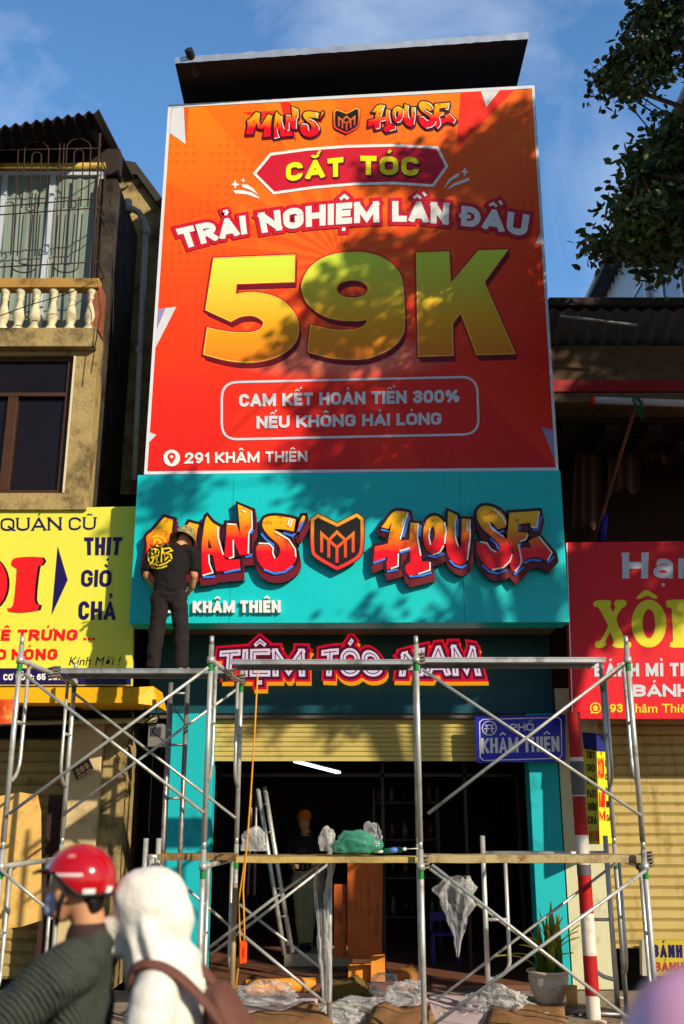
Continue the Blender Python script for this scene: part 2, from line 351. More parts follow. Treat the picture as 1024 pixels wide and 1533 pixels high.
def text(s, top, base, Y, layer, m, name, parent, t=.24, o=0.0, gap=.10, space=.34, serif=0, slant=0, depth=0, shift=(0, 0), mb=None, mi=0):
    """block lettering whose cap line and base line run through the measured points, on the plane y = Y - layer"""
    if len(top) == 2: top = [top[0], mid(*top), top[1]]
    if len(base) == 2: base = [base[0], mid(*base), base[1]]
    wpx = math.dist(base[0], base[1]) + math.dist(base[1], base[2]); hpx = sum(math.dist(a, b) for a, b in zip(top, base)) / 3
    gr, tot = text_polys(s, wpx / hpx, t, o, gap, space, serif)
    own = mb is None; mb = mb or MB()
    for gi, g in enumerate(gr):
        yy = Y - layer - (gi % 9) * .0004
        for poly in g:
            q = []
            for x, y in poly:
                u = (x + slant * y) / tot; a = quad3(*top, u); b = quad3(*base, u)
                q.append(P(b[0] + (a[0] - b[0]) * y + shift[0], b[1] + (a[1] - b[1]) * y + shift[1], yy))
            n = len(q); fs = [tuple(range(n))]
            if depth:
                q += [v + Vector((0, depth, 0)) for v in q[:n]]; fs += [(i, (i + 1) % n, n + (i + 1) % n, n + i) for i in range(n)]
            mb.add(q, fs, mi)
    return mb.build(name, m, parent) if own else mb
def poly(mb, pts, Y, mi=0, holes=(), depth=0):
    loops = [[P(x, y, Y) for x, y in pts]] + [[P(x, y, Y) for x, y in h] for h in holes]
    vs = [v for lp in loops for v in lp]; tr = tessellate_polygon([[Vector((v.x, v.z, 0)) for v in lp] for lp in loops])
    mb.add(vs, [tuple(t) for t in tr], mi)
    if depth:
        for lp in loops:
            n = len(lp); mb.add(lp + [v + Vector((0, depth, 0)) for v in lp], [(i, (i + 1) % n, n + (i + 1) % n, n + i) for i in range(n)], mi)
    return mb
def line(mb, pts, wpx, Y, mi=0, closed=False, stag=0):
    for i, q in enumerate(ribbon(pts, wpx / 2, 0, closed)): mb.add([P(v[0], v[1], Y - stag) for v in q], [(0, 1, 2, 3)], mi)
    return mb
def smooth_loop(pts, n=3):
    """Catmull-Rom rounding of a traced outline, corners sharper than about 60 degrees kept"""
    res = []; m = len(pts)
    for i in range(m):
        p0, p1, p2, p3 = (Vector(pts[(i + k - 1) % m]) for k in range(4))
        def sharp(a, b, cc):
            d0, d1 = (b - a), (cc - b); return d0.length < 1e-6 or d1.length < 1e-6 or d0.angle(d1) > R(52)
        t1 = Vector((0, 0)) if sharp(p0, p1, p2) else (p2 - p0) * .5
        t2 = Vector((0, 0)) if sharp(p1, p2, p3) else (p3 - p1) * .5
        if t1.length == 0 and t2.length == 0: res.append(tuple(p1)); continue
        for k in range(n):
            u = k / n; u2, u3 = u * u, u * u * u
            q = p1 * (2 * u3 - 3 * u2 + 1) + t1 * (u3 - 2 * u2 + u) + p2 * (-2 * u3 + 3 * u2) + t2 * (u3 - u2); res.append(tuple(q))
    return res

# ------------------------------------------------------------------ shared materials
M_white = mat('white_print', c(236, 236, 236), .45, var=.04)
M_steel = mat('galvanised_steel', c(198, 198, 192), .36, .5, var=.18, vscale=9, dirt=c(120, 104, 84), dscale=6, damt=.3)
M_steel2 = mat('worn_galvanised_steel', c(150, 150, 148), .45, .7, var=.2, vscale=12, dirt=c(110, 84, 60), dscale=9, damt=.45)
M_black = mat('black_paint', c(22, 20, 22), .55)
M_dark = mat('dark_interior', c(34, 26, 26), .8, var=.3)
M_conc = mat('old_concrete', c(120, 112, 98), .9, var=.2, bump=.4, dirt=c(52, 44, 36), damt=.6)
M_teal = mat('teal_panel', c(4, 196, 202), .42, var=.07, vscale=1.3, dirt=c(40, 176, 178), dscale=3.5, damt=.22)
M_teal2 = mat('teal_wall_paint', c(20, 180, 190), .6, var=.06, vscale=2, dirt=c(12, 130, 140), damt=.2)
M_crim = mat('crimson_print', c(206, 18, 48), .45, var=.05)
M_green_tape = mat('green_tape', c(30, 130, 60), .5)
M_plank = mat('weathered_plank', c(150, 118, 74), .85, var=.35, vscale=14, bump=.5, bscale=30, dirt=c(80, 60, 42), dscale=5, damt=.5)
M_film = film_mat('clear_film', (.95, .95, .97, 1), .045)

# ------------------------------------------------------------------ ground
M_road = mat('asphalt', c(66, 64, 62), .9, var=.25, vscale=3, bump=.5, bscale=120)
M_pave = mat('pavement_tiles', c(150, 134, 118), .85, var=.2, vscale=2, bump=.3, dirt=c(96, 78, 62), damt=.5)
g = MB(); g.add([(-250, -120, -.13), (250, -120, -.13), (250, 400, -.13), (-250, 400, -.13)], [(0, 1, 2, 3)]); struct(g.build('road', M_road))
g = MB(); g.box(-40, 40, 8.9, 12.0, -.125, 0.0); struct(g.build('pavement', M_pave, bevel=.02))

# ------------------------------------------------------------------ main house
YF = 12.10                                  # plane of the shop front, set back under the sign
XL, XR = -2.32, 2.53
mh = thing('shop_house', 'narrow teal shop house with open shutter between two old houses', 'building', (0, 12.1, 0))
fl = MB(); fl.box(-2.3, 2.5, 12.002, 16.6, 0.0, .05); fl.build('floor', mat('shop_floor', c(120, 80, 62), .5, var=.2), mh)
u = MB(); u.box(XL, XR, 11.32, 17, 3.95, 8.9); u.box(XL + .02, XR - .02, YF, 17, 2.95, 3.948)
u.build('upper_wall', mat('bare_wall', c(90, 84, 76), .9, var=.2, bump=.4), mh)
zs_top = ZP(1068, YF); zsb = ZP(1133, 12.2)
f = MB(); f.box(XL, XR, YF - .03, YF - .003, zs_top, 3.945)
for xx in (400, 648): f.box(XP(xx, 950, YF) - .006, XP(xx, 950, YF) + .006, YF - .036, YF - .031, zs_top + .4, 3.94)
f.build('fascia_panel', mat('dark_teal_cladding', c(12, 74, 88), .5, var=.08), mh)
xa, xb = XP(253, 1180, YF), XP(318, 1180, YF); xc, xd = XP(791, 1150, YF), XP(835, 1150, YF)
for a, b in ((xa, xb), (xc, xd)):
    p = MB(); p.box(a, b, YF - .03, YF + .25, 0, zs_top - .002); p.build('pillar', M_teal2, mh, bevel=.008)
sw = MB(); sw.box(XP(838, 1150, YF) - .01, 3.04, YF - .04, 16, 0, 3.3); sw.build('party_wall', mat('cream_plaster', c(206, 204, 168), .8, var=.06, bump=.15, dirt=c(150, 140, 110), damt=.25), mh)
sh = MB()
nsl = 9; hh = (zs_top - zsb) / nsl
for i in range(nsl):
    z0 = zsb + i * hh
    sh.add([(xb, 12.2, z0), (xc, 12.2, z0), (xc, 12.185, z0 + hh * .25), (xb, 12.185, z0 + hh * .25), (xc, 12.185, z0 + hh * .8), (xb, 12.185, z0 + hh * .8), (xc, 12.2, z0 + hh), (xb, 12.2, z0 + hh)],
           [(0, 1, 2, 3), (3, 2, 4, 5), (5, 4, 6, 7)])
sh.box(xb, xc, 12.18, 12.215, zsb - .05, zsb - .002)
M_shut = mat('cream_shutter', c(196, 178, 104), .5, var=.08, vscale=3, dirt=c(140, 118, 66), damt=.2)
sh.build('roller_shutter', M_shut, mh)
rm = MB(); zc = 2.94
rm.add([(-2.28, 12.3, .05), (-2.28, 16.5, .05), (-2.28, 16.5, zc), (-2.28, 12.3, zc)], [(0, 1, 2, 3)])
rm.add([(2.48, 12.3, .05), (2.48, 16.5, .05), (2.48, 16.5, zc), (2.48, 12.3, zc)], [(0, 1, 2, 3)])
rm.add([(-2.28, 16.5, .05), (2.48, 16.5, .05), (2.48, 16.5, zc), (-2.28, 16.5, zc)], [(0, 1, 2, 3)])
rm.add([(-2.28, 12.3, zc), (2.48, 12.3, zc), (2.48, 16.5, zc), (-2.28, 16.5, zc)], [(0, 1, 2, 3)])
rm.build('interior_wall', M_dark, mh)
# glazed partition of the shop behind the opening
gp = MB()
for px in (352, 574, 700, 780): x = XP(px, 1300, 12.9); gp.box(x - .02, x + .02, 12.88, 12.92, .05, 2.9)
gp.box(xb, xc, 12.88, 12.92, 2.3, 2.34); gp.build('door_frame', mat('bronze_frame', c(52, 42, 38), .4, .3), mh)
st = MB(); st.box(XP(425, 1440, 13.4), XP(528, 1440, 13.4), 13.4, 14.2, .05, ZP(1428, 13.4)); st.build('step', mat('step_tile', c(196, 176, 148), .6), mh, bevel=.01)
# tin awning above the billboard
ra = MB()
f0, f1 = P(262, 95, 10.55), P(791, 58, 10.55)
b0, b1 = Vector((f0.x, 12.6, f0.z)), Vector((f1.x, 12.6, f1.z))
ra.quadbox(f0, f1, b1, b0, (0, 0, .04)); ra.build('roof_awning', mat('dark_soffit', c(12, 14, 22), .7), mh)
lip = MB(); NL = 60; vs = []
for i in range(NL + 1):
    q = f0.lerp(f1, i / NL); k = random.uniform(-.006, .006)
    vs += [q + Vector((0, -.012 + k, -.012)), q + Vector((0, -.03 - k, .075 + k))]
lip.add(vs, [(2 * i, 2 * i + 2, 2 * i + 3, 2 * i + 1) for i in range(NL)], 0, True); lip.build('tin_flashing', mat('tin_flashing', c(190, 200, 214), .3, .6, var=.2), mh)
pp = MB(); pp.tube([P(282, 74, 10.45), P(296, 112, 10.75)], .055, n=14, cap=False); pp.tube([P(282, 74, 10.45), P(296, 112, 10.75)], .045, n=14, cap=True); pp.build('roof_pipe', mat('rusty_pipe', c(48, 44, 44), .5, .4), mh)
sp = MB()
for x in (-1.9, 0, 2.1): sp.tube([(x, 11.5, 8.9), (x, 11.5, min(f0.z, f1.z))], .03)
sp.build('awning_post', M_black, mh)

# ------------------------------------------------------------------ billboard
YB = 11.0
TL, TR_, BR, BL = (254, 159), (798, 130), (834, 702), (218, 708)
bb = thing('billboard', 'tall orange printed billboard reading 59K above the teal shop sign', 'billboard', (0, YB, P(512, 705, YB).z))
q = [P(*v, YB) for v in (TL, TR_, BR, BL)]
pm = MB(); pm.add(q, [(3, 2, 1, 0)]); pm.build('banner', billboard_mat(), bb)
fr = MB(); fr.quadbox(*[v + Vector((0, .006, 0)) for v in q], (0, .12, 0)); fr.build('backing', mat('backing_board', c(70, 84, 110), .6), bb)
fr = MB(); line(fr, [TL, TR_, BR, BL], 4.5, YB - .006, closed=True); fr.build('frame', mat('white_trim', c(216, 222, 232), .4), bb)
# printed shards
sd = MB()
poly(sd, [(257, 162), (275, 160), (278, 216), (254, 199)], YB - .004, 0); poly(sd, [(720, 136), (749, 134), (728, 160)], YB - .004, 0)
poly(sd, [(236, 463), (264, 459), (233, 520)], YB - .004, 0); poly(sd, [(224, 647), (234, 651), (221, 664)], YB - .004, 0)
poly(sd, [(812, 342), (801, 366), (813, 363)], YB - .004, 0); poly(sd, [(811, 640), (829, 644), (832, 692)], YB - .004, 1)
poly(sd, [(275, 160), (283, 159.5), (279, 216)], YB - .004, 2); poly(sd, [(420, 151), (434, 150), (444, 212), (428, 190)], YB - .004, 3)
poly(sd, [(690, 138), (719, 136.5), (728, 161), (750, 134), (772, 133), (684, 222)], YB - .004, 3); poly(sd, [(365, 168), (412, 166), (400, 182)], YB - .004, 3)
poly(sd, [(233, 520), (236, 463), (248, 461), (232, 500)], YB - .0055, 1)
sd.build('printed_shards', [mat('grey_print', c(214, 216, 226), .45), mat('lilac_print', c(150, 140, 190), .45), mat('dark_orange_print', c(226, 92, 10), .45), mat('red_print', c(246, 44, 22), .45)], bb)
hexa = [(381, 260), (405, 231), (460, 223.5), (520, 219), (590, 217.5), (655, 221), (669, 249), (648, 278), (590, 274), (530, 275.5), (470, 280.5), (410, 289)]
hx = MB(); poly(hx, hexa, YB - .005, 0); line(hx, hexa, 4, YB - .007, 1, True); hx.build('title_plaque', [M_crim, M_white], bb)
M_yel = mat('yellow_print', c(250, 238, 20), .45, var=.04); M_dred = mat('dark_red_print', c(110, 10, 34), .45)
def two(s, top, base, **k):
    text(s, top, base, YB, .010, M_dred, 'lettering_edge', bb, o=.03, shift=(1.6, 2.2), **k); text(s, top, base, YB, .016, M_yel, 'lettering', bb, **k)
two('CẮT', [(428, 244), (471, 239.5), (514, 235)], [(428, 272), (471, 267), (514, 264)], t=.27, gap=.16)
two('TÓC', [(539, 233), (583, 234), (627, 235)], [(539, 262), (583, 262), (627, 263.5)], t=.27, gap=.16)
for s, top, base in (('TRẢI', [(263, 343), (315, 331.5), (367, 322)], [(275, 373), (322, 360.5), (370, 350)]), ('NGHIỆM', [(386, 319), (480, 306.5), (567, 301)], [(392, 349), (480, 338), (568, 333)]),
                     ('LẦN', [(587, 301), (630, 301.5), (673, 304)], [(587, 332), (630, 333), (671, 337)]), ('ĐẦU', [(691, 308), (740, 313.5), (793, 322)], [(690, 338), (738, 345), (788, 355)])):
    text(s, top, base, YB, .009, M_crim, 'lettering_edge', bb, t=.29, o=.17, gap=.10); text(s, top, base, YB, .016, M_white, 'lettering', bb, t=.29, gap=.10)
def zz(pts, ox, oy, s): return [(ox + x / s, oy + y / s) for x, y in pts]
five = smooth_loop(zz([(190, 170), (970, 138), (962, 395), (408, 415), (398, 518), (480, 500), (600, 498), (720, 520), (840, 570), (930, 650), (990, 750), (1005, 850), (980, 960), (900, 1050), (780, 1120), (620, 1160), (450, 1165), (280, 1140), (95, 1090), (130, 835), (250, 862), (400, 882), (540, 882), (630, 855), (668, 805), (660, 770), (600, 730), (530, 718), (450, 728), (390, 755), (355, 775), (115, 665)], 290, 360, 6.4), 4)
nine = smooth_loop(zz([(530, 105), (660, 112), (790, 150), (890, 220), (960, 310), (985, 420), (995, 600), (995, 780), (970, 870), (890, 960), (780, 1020), (640, 1065), (480, 1070), (320, 1055), (125, 1005), (150, 762), (300, 795), (430, 810), (560, 800), (640, 765), (668, 712), (560, 722), (430, 718), (300, 690), (190, 630), (110, 550), (70, 440), (80, 360), (140, 250), (240, 170), (370, 122)], 440, 360, 6.0235), 4)
nine_in = zz(arc(527, 437, 140, 78, 0, 346, 24), 440, 360, 6.0235)
kay = zz([(80, 112), (375, 100), (388, 390), (640, 92), (905, 82), (692, 375), (970, 1020), (625, 1030), (480, 650), (405, 745), (412, 1035), (98, 1045)], 610, 360, 6.0235)
M_price = grad('price_gradient', [(0.0, c(238, 128, 18)), (.35, c(240, 170, 22)), (.62, c(226, 206, 60)), (1.0, c(214, 246, 74))])
M_price_edge = mat('price_edge', c(196, 14, 40), .45); M_price_line = mat('price_line', c(246, 226, 90), .45)
for outl, holes in ((five, []), (nine, [nine_in]), (kay, [])):
    e = MB()
    for k in range(1, 9): poly(e, [(x + .45 * k, y + 1.05 * k) for x, y in outl], YB - .012 + .0006 * k, 1, [[(x + .45 * k, y + 1.05 * k) for x, y in h] for h in holes])
    line(e, outl, 5, YB - .014, 0, True)
    for h in holes: line(e, h, 4, YB - .0145, 0, True)
    e.build('price_edge', [M_price_edge, M_dred], bb)
    e = MB(); poly(e, outl, YB - .018, 0, holes); e.build('price_figure', M_price, bb)
    e = MB(); line(e, outl, 1.1, YB - .021, 0, True); e.build('price_rim', M_price_line, bb)
# rounded guarantee box and its words
def rrect(tl, tr, br, bl, r):
    ps = []
    cs = [Vector(tl), Vector(tr), Vector(br), Vector(bl)]
    for i in range(4):
        p, a, b = cs[i], cs[i - 1], cs[(i + 1) % 4]; d0 = (a - p).normalized() * r; d1 = (b - p).normalized() * r
        for k in range(7):
            t = k / 6; ps.append(tuple((p + d0) * (1 - t) ** 2 + p * 2 * t * (1 - t) + (p + d1) * t * t))
    return ps
gb = MB(); line(gb, rrect((332, 572.5), (714, 564), (717, 650), (332, 658)), 3.4, YB - .006, 0, True) if False else line(gb, rrect((332, 572.5), (714, 564), (717, 650), (332, 658), 24), 3.4, YB - .006, 0, True)
M_sil = mat('silver_print', c(214, 214, 226), .45, var=.04)
gb.build('guarantee_box', M_sil, bb)
text('CAM KẾT HOÀN TIỀN 300%', [(358, 590), (688, 583)], [(358, 609), (688, 602.5)], YB, .008, M_sil, 'lettering', bb, t=.245, gap=.09)
text('NẾU KHÔNG HÀI LÒNG', [(384, 623), (661, 617.5)], [(384, 641.5), (661, 635.6)], YB, .008, M_sil, 'lettering', bb, t=.245, gap=.09)
text('291 KHÂM THIÊN', [(277, 677.5), (460, 675)], [(277, 694), (460, 691)], YB, .008, M_white, 'lettering', bb, t=.21, gap=.12)
pn = MB(); poly(pn, arc(257, 685.6, 12.5, 12.5, 0, 345, 23), YB - .007, 0)
poly(pn, arc(257, 683.5, 6, 6, 155, 385, 12) + [(257, 694.5)], YB - .011, 1); poly(pn, arc(257, 683.5, 2.4, 2.4, 0, 330, 11), YB - .015, 0)
pn.build('pin_emblem', [M_white, mat('pin_red', c(222, 36, 24), .45)], bb)
sv = MB()
for pl in ([(349, 285), (362, 284.5), (377, 288), (389, 296), (386, 297), (370, 291), (352, 289.5)], [(362, 276), (370, 276), (379, 282), (386, 291), (376, 285), (363, 280)], [(352, 269), (354, 274), (359, 276), (354, 278), (352, 283), (350, 278), (346, 276), (350, 274)], [(364, 266), (365, 269), (368, 270), (365, 271), (364, 274), (363, 271), (360, 270), (363, 269)],
           [(664, 283), (672, 268), (684, 260), (688, 259), (686, 264), (676, 270)], [(668, 284), (680, 274), (702, 266), (703, 270), (684, 277)], [(696, 250), (698, 256), (703, 257), (698, 259), (695, 264), (694, 259), (689, 257), (694, 255)]): poly(sv, pl, YB - .006)
sv.build('printed_swoosh', M_white, bb)

# ------------------------------------------------------------------ graffiti lettering (traced outlines), used large on the sign and small on the billboard
z1 = lambda p: zz(p, 270, 740, 5.12); z2 = lambda p: zz(p, 550, 745, 6.827); z3 = lambda p: zz(p, 690, 745, 6.827)
msm = zz([(75, 300), (110, 268), (170, 203), (217, 215), (208, 300), (226, 342), (262, 290), (300, 228), (352, 240), (338, 300), (328, 470), (248, 477), (262, 372), (240, 388), (190, 382), (176, 318), (137, 442), (58, 452), (78, 350)], 360, 140, 7.314)
M_o = [(310 + (x - 414) * 2.08, 772 + (y - 166.7) * 2.2) for x, y in msm]
LET_MAN = [(M_o, [], [[(220, 345), (238, 388), (262, 372), (226, 342)]] and []),
  (z1([(205, 165), (245, 215), (305, 250), (300, 330), (335, 470), (345, 500), (455, 500), (458, 575), (275, 592), (262, 530), (250, 470), (215, 455), (215, 520), (245, 610), (165, 618), (162, 420), (170, 330), (190, 200)]), [z1([(216, 340), (242, 412), (212, 414)])], []),
  (z1([(355, 220), (430, 225), (460, 310), (440, 75), (550, 125), (555, 260), (530, 300), (530, 460), (455, 465), (405, 350), (405, 480), (370, 492), (335, 470), (350, 330)]), [], []),
  (z1([(885, 195), (860, 185), (740, 165), (660, 175), (630, 210), (635, 260), (680, 320), (740, 375), (765, 420), (755, 470), (735, 490), (715, 485), (695, 455), (700, 410), (675, 380), (620, 370), (590, 390), (580, 440), (595, 510), (640, 570), (720, 595), (800, 580), (860, 540), (890, 490), (880, 420), (830, 340), (760, 290), (720, 275), (725, 265), (800, 270), (870, 285), (880, 220)]), [], []),
  (z1([(935, 165), (955, 165), (950, 200), (895, 295), (888, 290), (920, 200)]), [], [])]
LET_HOUSE = [
  (z2([(140, 300), (170, 270), (240, 170), (310, 135), (420, 150), (385, 260), (335, 440), (430, 430), (440, 255), (525, 262), (510, 400), (545, 590), (560, 650), (630, 650), (645, 745), (430, 800), (395, 760), (385, 700), (440, 655), (435, 515), (325, 550), (315, 700), (200, 735), (195, 660), (215, 605), (60, 660), (75, 500), (210, 470), (220, 390), (240, 300), (250, 250), (215, 320)]), [], []),
  (z2([(825, 135), (915, 180), (905, 300), (910, 420), (935, 500), (960, 470), (966, 215), (1051, 220), (1051, 400), (1026, 600), (1000, 660), (950, 690), (880, 660), (830, 600), (805, 500), (815, 350)]), [], []),
  (z2([(680, 185), (740, 205), (790, 270), (810, 340), (800, 440), (770, 530), (700, 580), (640, 570), (590, 500), (570, 400), (580, 290), (620, 215)]), [z2([(670, 290), (690, 340), (685, 420), (650, 480), (632, 440), (635, 350)])], []),
  (z3([(465, 230), (440, 180), (380, 120), (280, 85), (200, 95), (165, 150), (170, 220), (215, 310), (300, 390), (370, 450), (400, 490), (390, 540), (365, 555), (320, 540), (280, 490), (265, 450), (155, 450), (170, 560), (220, 660), (300, 730), (400, 735), (480, 690), (525, 600), (520, 510), (480, 430), (400, 370), (320, 310), (285, 260), (290, 240), (330, 270), (380, 325), (460, 300), (468, 260)]), [], []),
  (z3([(495, 155), (800, 135), (800, 170), (770, 300), (715, 305), (710, 255), (590, 270), (585, 350), (685, 360), (665, 420), (590, 450), (600, 510), (720, 510), (690, 440), (790, 395), (860, 470), (945, 570), (880, 650), (800, 610), (720, 610), (640, 650), (625, 690), (545, 765), (500, 690), (530, 600), (525, 520), (475, 420), (485, 290)]), [], [])]
WHITE_HL = [z1([(285, 250), (288, 330), (328, 462)]), z1([(218, 462), (222, 530), (250, 600), (170, 622)]), z1([(405, 350), (408, 480), (375, 490)]), z1([(360, 228), (428, 232)]), z1([(545, 130), (550, 255), (525, 300), (520, 455)]), z1([(600, 375), (680, 378), (712, 410), (708, 450), (725, 490)]), z1([(725, 285), (830, 345), (880, 420), (885, 480)]), z1([(840, 180), (822, 240)]), z1([(862, 190), (838, 250)]), z1([(468, 120), (500, 138)]),
  z2([(415, 155), (378, 270), (335, 430)]), z2([(370, 210), (352, 285)]), z2([(520, 268), (510, 400), (545, 595)]), z2([(330, 545), (435, 515)]), z2([(316, 570), (312, 700), (240, 725)]), z2([(640, 660), (640, 740), (520, 780)]), z2([(790, 250), (805, 340), (790, 470)]), z2([(640, 310), (628, 400), (645, 480)]), z2([(670, 585), (740, 560), (780, 490)]), z2([(912, 185), (895, 290), (905, 430), (930, 500)]),
  z3([(92, 225), (95, 400), (65, 640)]), z3([(65, 250), (68, 340)]), z3([(340, 120), (420, 190), (460, 270)]), z3([(285, 250), (320, 320), (400, 375), (440, 400)]), z3([(200, 452), (265, 465), (310, 530), (360, 555)]), z3([(320, 738), (430, 715), (500, 650), (525, 580)]), z3([(800, 140), (775, 300), (725, 305)]), z3([(685, 375), (665, 425), (600, 450)]), z3([(588, 470), (620, 640), (600, 700), (555, 755)]), z3([(800, 400), (930, 560), (885, 645)])]
BLUE_HL = [z1([(175, 635), (255, 632), (262, 622)]), z1([(335, 600), (462, 575)]), z1([(500, 482), (540, 472), (545, 455)]), z1([(540, 300), (560, 270)]), z1([(620, 300), (660, 350), (720, 390)]), z1([(640, 578), (720, 608), (800, 595), (865, 550)]), z1([(790, 295), (860, 320), (880, 300)]), z1([(945, 205), (905, 285)]),
  z2([(140, 325), (215, 345)]), z2([(60, 672), (185, 625)]), z2([(200, 755), (310, 735)]), z2([(430, 808), (560, 795), (660, 765)]), z2([(620, 590), (700, 610), (780, 570)]), z2([(430, 180), (390, 320), (365, 400)]), z2([(545, 280), (530, 400)]), z2([(925, 220), (915, 400)]), z2([(840, 640), (890, 690), (960, 715), (1015, 690)]), z2([(330, 565), (430, 535)]),
  z3([(215, 690), (290, 755), (380, 775), (465, 740)]), z3([(325, 300), (380, 355), (440, 340)]), z3([(300, 420), (360, 470), (385, 530)]), z3([(825, 190), (785, 325), (735, 325)]), z3([(605, 290), (600, 330)]), z3([(640, 670), (720, 635), (820, 645)]), z3([(545, 785), (640, 710)]), z3([(885, 670), (955, 600)]), z3([(600, 500), (615, 465)])]
SHIELD = [(476, 772), (505, 786), (534, 771), (542, 777), (541.5, 820), (533, 836), (505, 851), (475, 834), (468, 820), (468, 778)]
EMB = [zz(p, 200, 740, 3.0118) for p in ([(848, 262), (848, 178), (917, 240), (990, 178), (990, 262)], [(880, 285), (880, 207), (917, 170), (955, 207), (955, 285)], [(917, 308), (917, 240)])]
M_graf = grad('graffiti_gradient', [(0.0, c(232, 12, 34)), (.36, c(236, 14, 36)), (.55, c(236, 110, 14)), (.78, c(236, 176, 16)), (1.0, c(240, 186, 20))], spots=c(190, 10, 36), rough=.3)
M_ink = mat('ink_outline', c(44, 12, 34), .4); M_maroon = mat('maroon_side', c(112, 16, 40), .5); M_blue = mat('blue_highlight', c(50, 130, 240), .4)
M_sh = grad('shield_gradient', [(0, c(230, 24, 60)), (.5, c(226, 90, 30)), (1, c(236, 176, 50))])
def graffiti(parent, letters, Y, proud, tf, k, drop, raised):
    """one part per letter: side walls, ink outline, gradient face"""
    for outl, holes, _ in letters:
        o2 = [tf(q) for q in smooth_loop(outl)]; h2 = [[tf(q) for q in smooth_loop(h)] for h in holes]
        e = MB(); yf = Y - proud
        area = sum(o2[i - 1][0] * o2[i][1] - o2[i][0] * o2[i - 1][1] for i in range(len(o2)))
        rb = ribbon(o2, 4.6 * k, 0, True, 1.3)
        back = Y - .004 if raised else yf + .006
        for j in range(7):                       # the printed, downward stepped side of the letter block
            f_ = j / 6; dx, dy = drop[0] * f_, drop[1] * f_; ys = yf + .001 + .0012 * j
            if j: poly(e, [(x + dx, y + dy) for x, y in o2], ys, 1)
            if j:
                for r in rb: e.add([P(v[0] + dx, v[1] + dy, ys) for v in r], [(0, 1, 2, 3)], 1)
            if j in (0, 3, 6):
                for r in rb:
                    pr = (r[0], r[3]) if False else ((r[0], r[3]) if area < 0 else (r[1], r[2]))
                    A, B = (P(v[0] + dx, v[1] + dy, ys) for v in pr)
                    e.add([A, B, Vector((B.x, back, B.z)), Vector((A.x, back, A.z))], [(0, 1, 2, 3)], 1)
        for r in rb: e.add([P(v[0], v[1], yf) for v in r], [(0, 1, 2, 3)], 0)
        poly(e, o2, yf - .002, 0)
        lt = e.build('letter', [M_ink, M_maroon], parent)
        e = MB(); poly(e, o2, yf - .006, 0, h2); e.build('letter_face', M_graf, lt)
def emblem(parent, Y, proud, tf, k, raised):
    e = MB(); o2 = [tf(q) for q in smooth_loop(SHIELD)]; yf = Y - proud
    for r in ribbon(o2, 4 * k, 0, True): e.add([P(v[0], v[1], yf) for v in r], [(0, 1, 2, 3)], 0)
    poly(e, o2, yf - .002, 0, depth=proud - .004)
    pt = e.build('shield_emblem', mat('shield_black', c(26, 22, 24), .4), parent)
    e = MB(); line(e, o2, 5 * k, yf - .006, 0, True)
    for i, l_ in enumerate(EMB): line(e, [tf(q) for q in l_], 4.4 * k, yf - .006 - .001 * i)
    e.build('emblem_lines', M_sh, pt)
def strokes(parent, lists, m, name, Y, tf, wpx):
    e = MB()
    for i, l_ in enumerate(lists): line(e, [tf(q) for q in l_], wpx, Y - .0006 * (i % 8))
    e.build(name, m, parent)
tfm = lambda q: (414 + (q[0] - 310) * .4808, 166.7 + (q[1] - 772) * .4545)
tfh = lambda q: (549.5 + (q[0] - 556.6) * .4926, 189.2 + (q[1] - 840) * .424 - .031 * (q[0] - 556.6) * .4926)
tfs = lambda q: (519 + (q[0] - 505) * .50, 181 + (q[1] - 811) * .46 - .03 * (q[0] - 505))
graffiti(bb, LET_MAN, YB, .012, tfm, .42, (.8, 3), False); graffiti(bb, LET_HOUSE, YB, .012, tfh, .42, (.8, 3), False); emblem(bb, YB, .012, tfs, .5, False)
n1 = 10; n1b = 8
strokes(bb, WHITE_HL[:n1], M_white, 'lettering_highlight', YB - .024, tfm, 1.2); strokes(bb, WHITE_HL[n1:], M_white, 'lettering_highlight', YB - .024, tfh, 1.2)

# ------------------------------------------------------------------ teal shop sign
YS = 10.93
sg = thing('shop_sign', 'wide teal signboard with raised graffiti lettering under the billboard', 'sign', (0, YS, P(512, 933, YS).z))
q = [P(*v, YS) for v in ((206, 711), (839, 704), (852.5, 931.5), (193, 933.5))]
e = MB(); e.quadbox(*q, (0, .36, 0)); e.build('sign_panel', M_teal, sg, bevel=.006)
ident = lambda q: q
graffiti(sg, LET_MAN, YS, .10, ident, 1.0, (2.5, 12), True); graffiti(sg, LET_HOUSE, YS, .10, ident, 1.0, (2.5, 12), True); emblem(sg, YS, .09, ident, 1.0, True)
strokes(sg, WHITE_HL, M_white, 'lettering_highlight', YS - .112, ident, 2.2); strokes(sg, BLUE_HL, M_blue, 'lettering_shading', YS - .112, ident, 3.0)
text('291 KHÂM THIÊN', [(246, 900), (420, 898.5)], [(246, 917.5), (420, 917)], YS, .05, mat('raised_white', c(232, 232, 232), .4), 'raised_lettering', sg, t=.25, gap=.10, depth=.045)

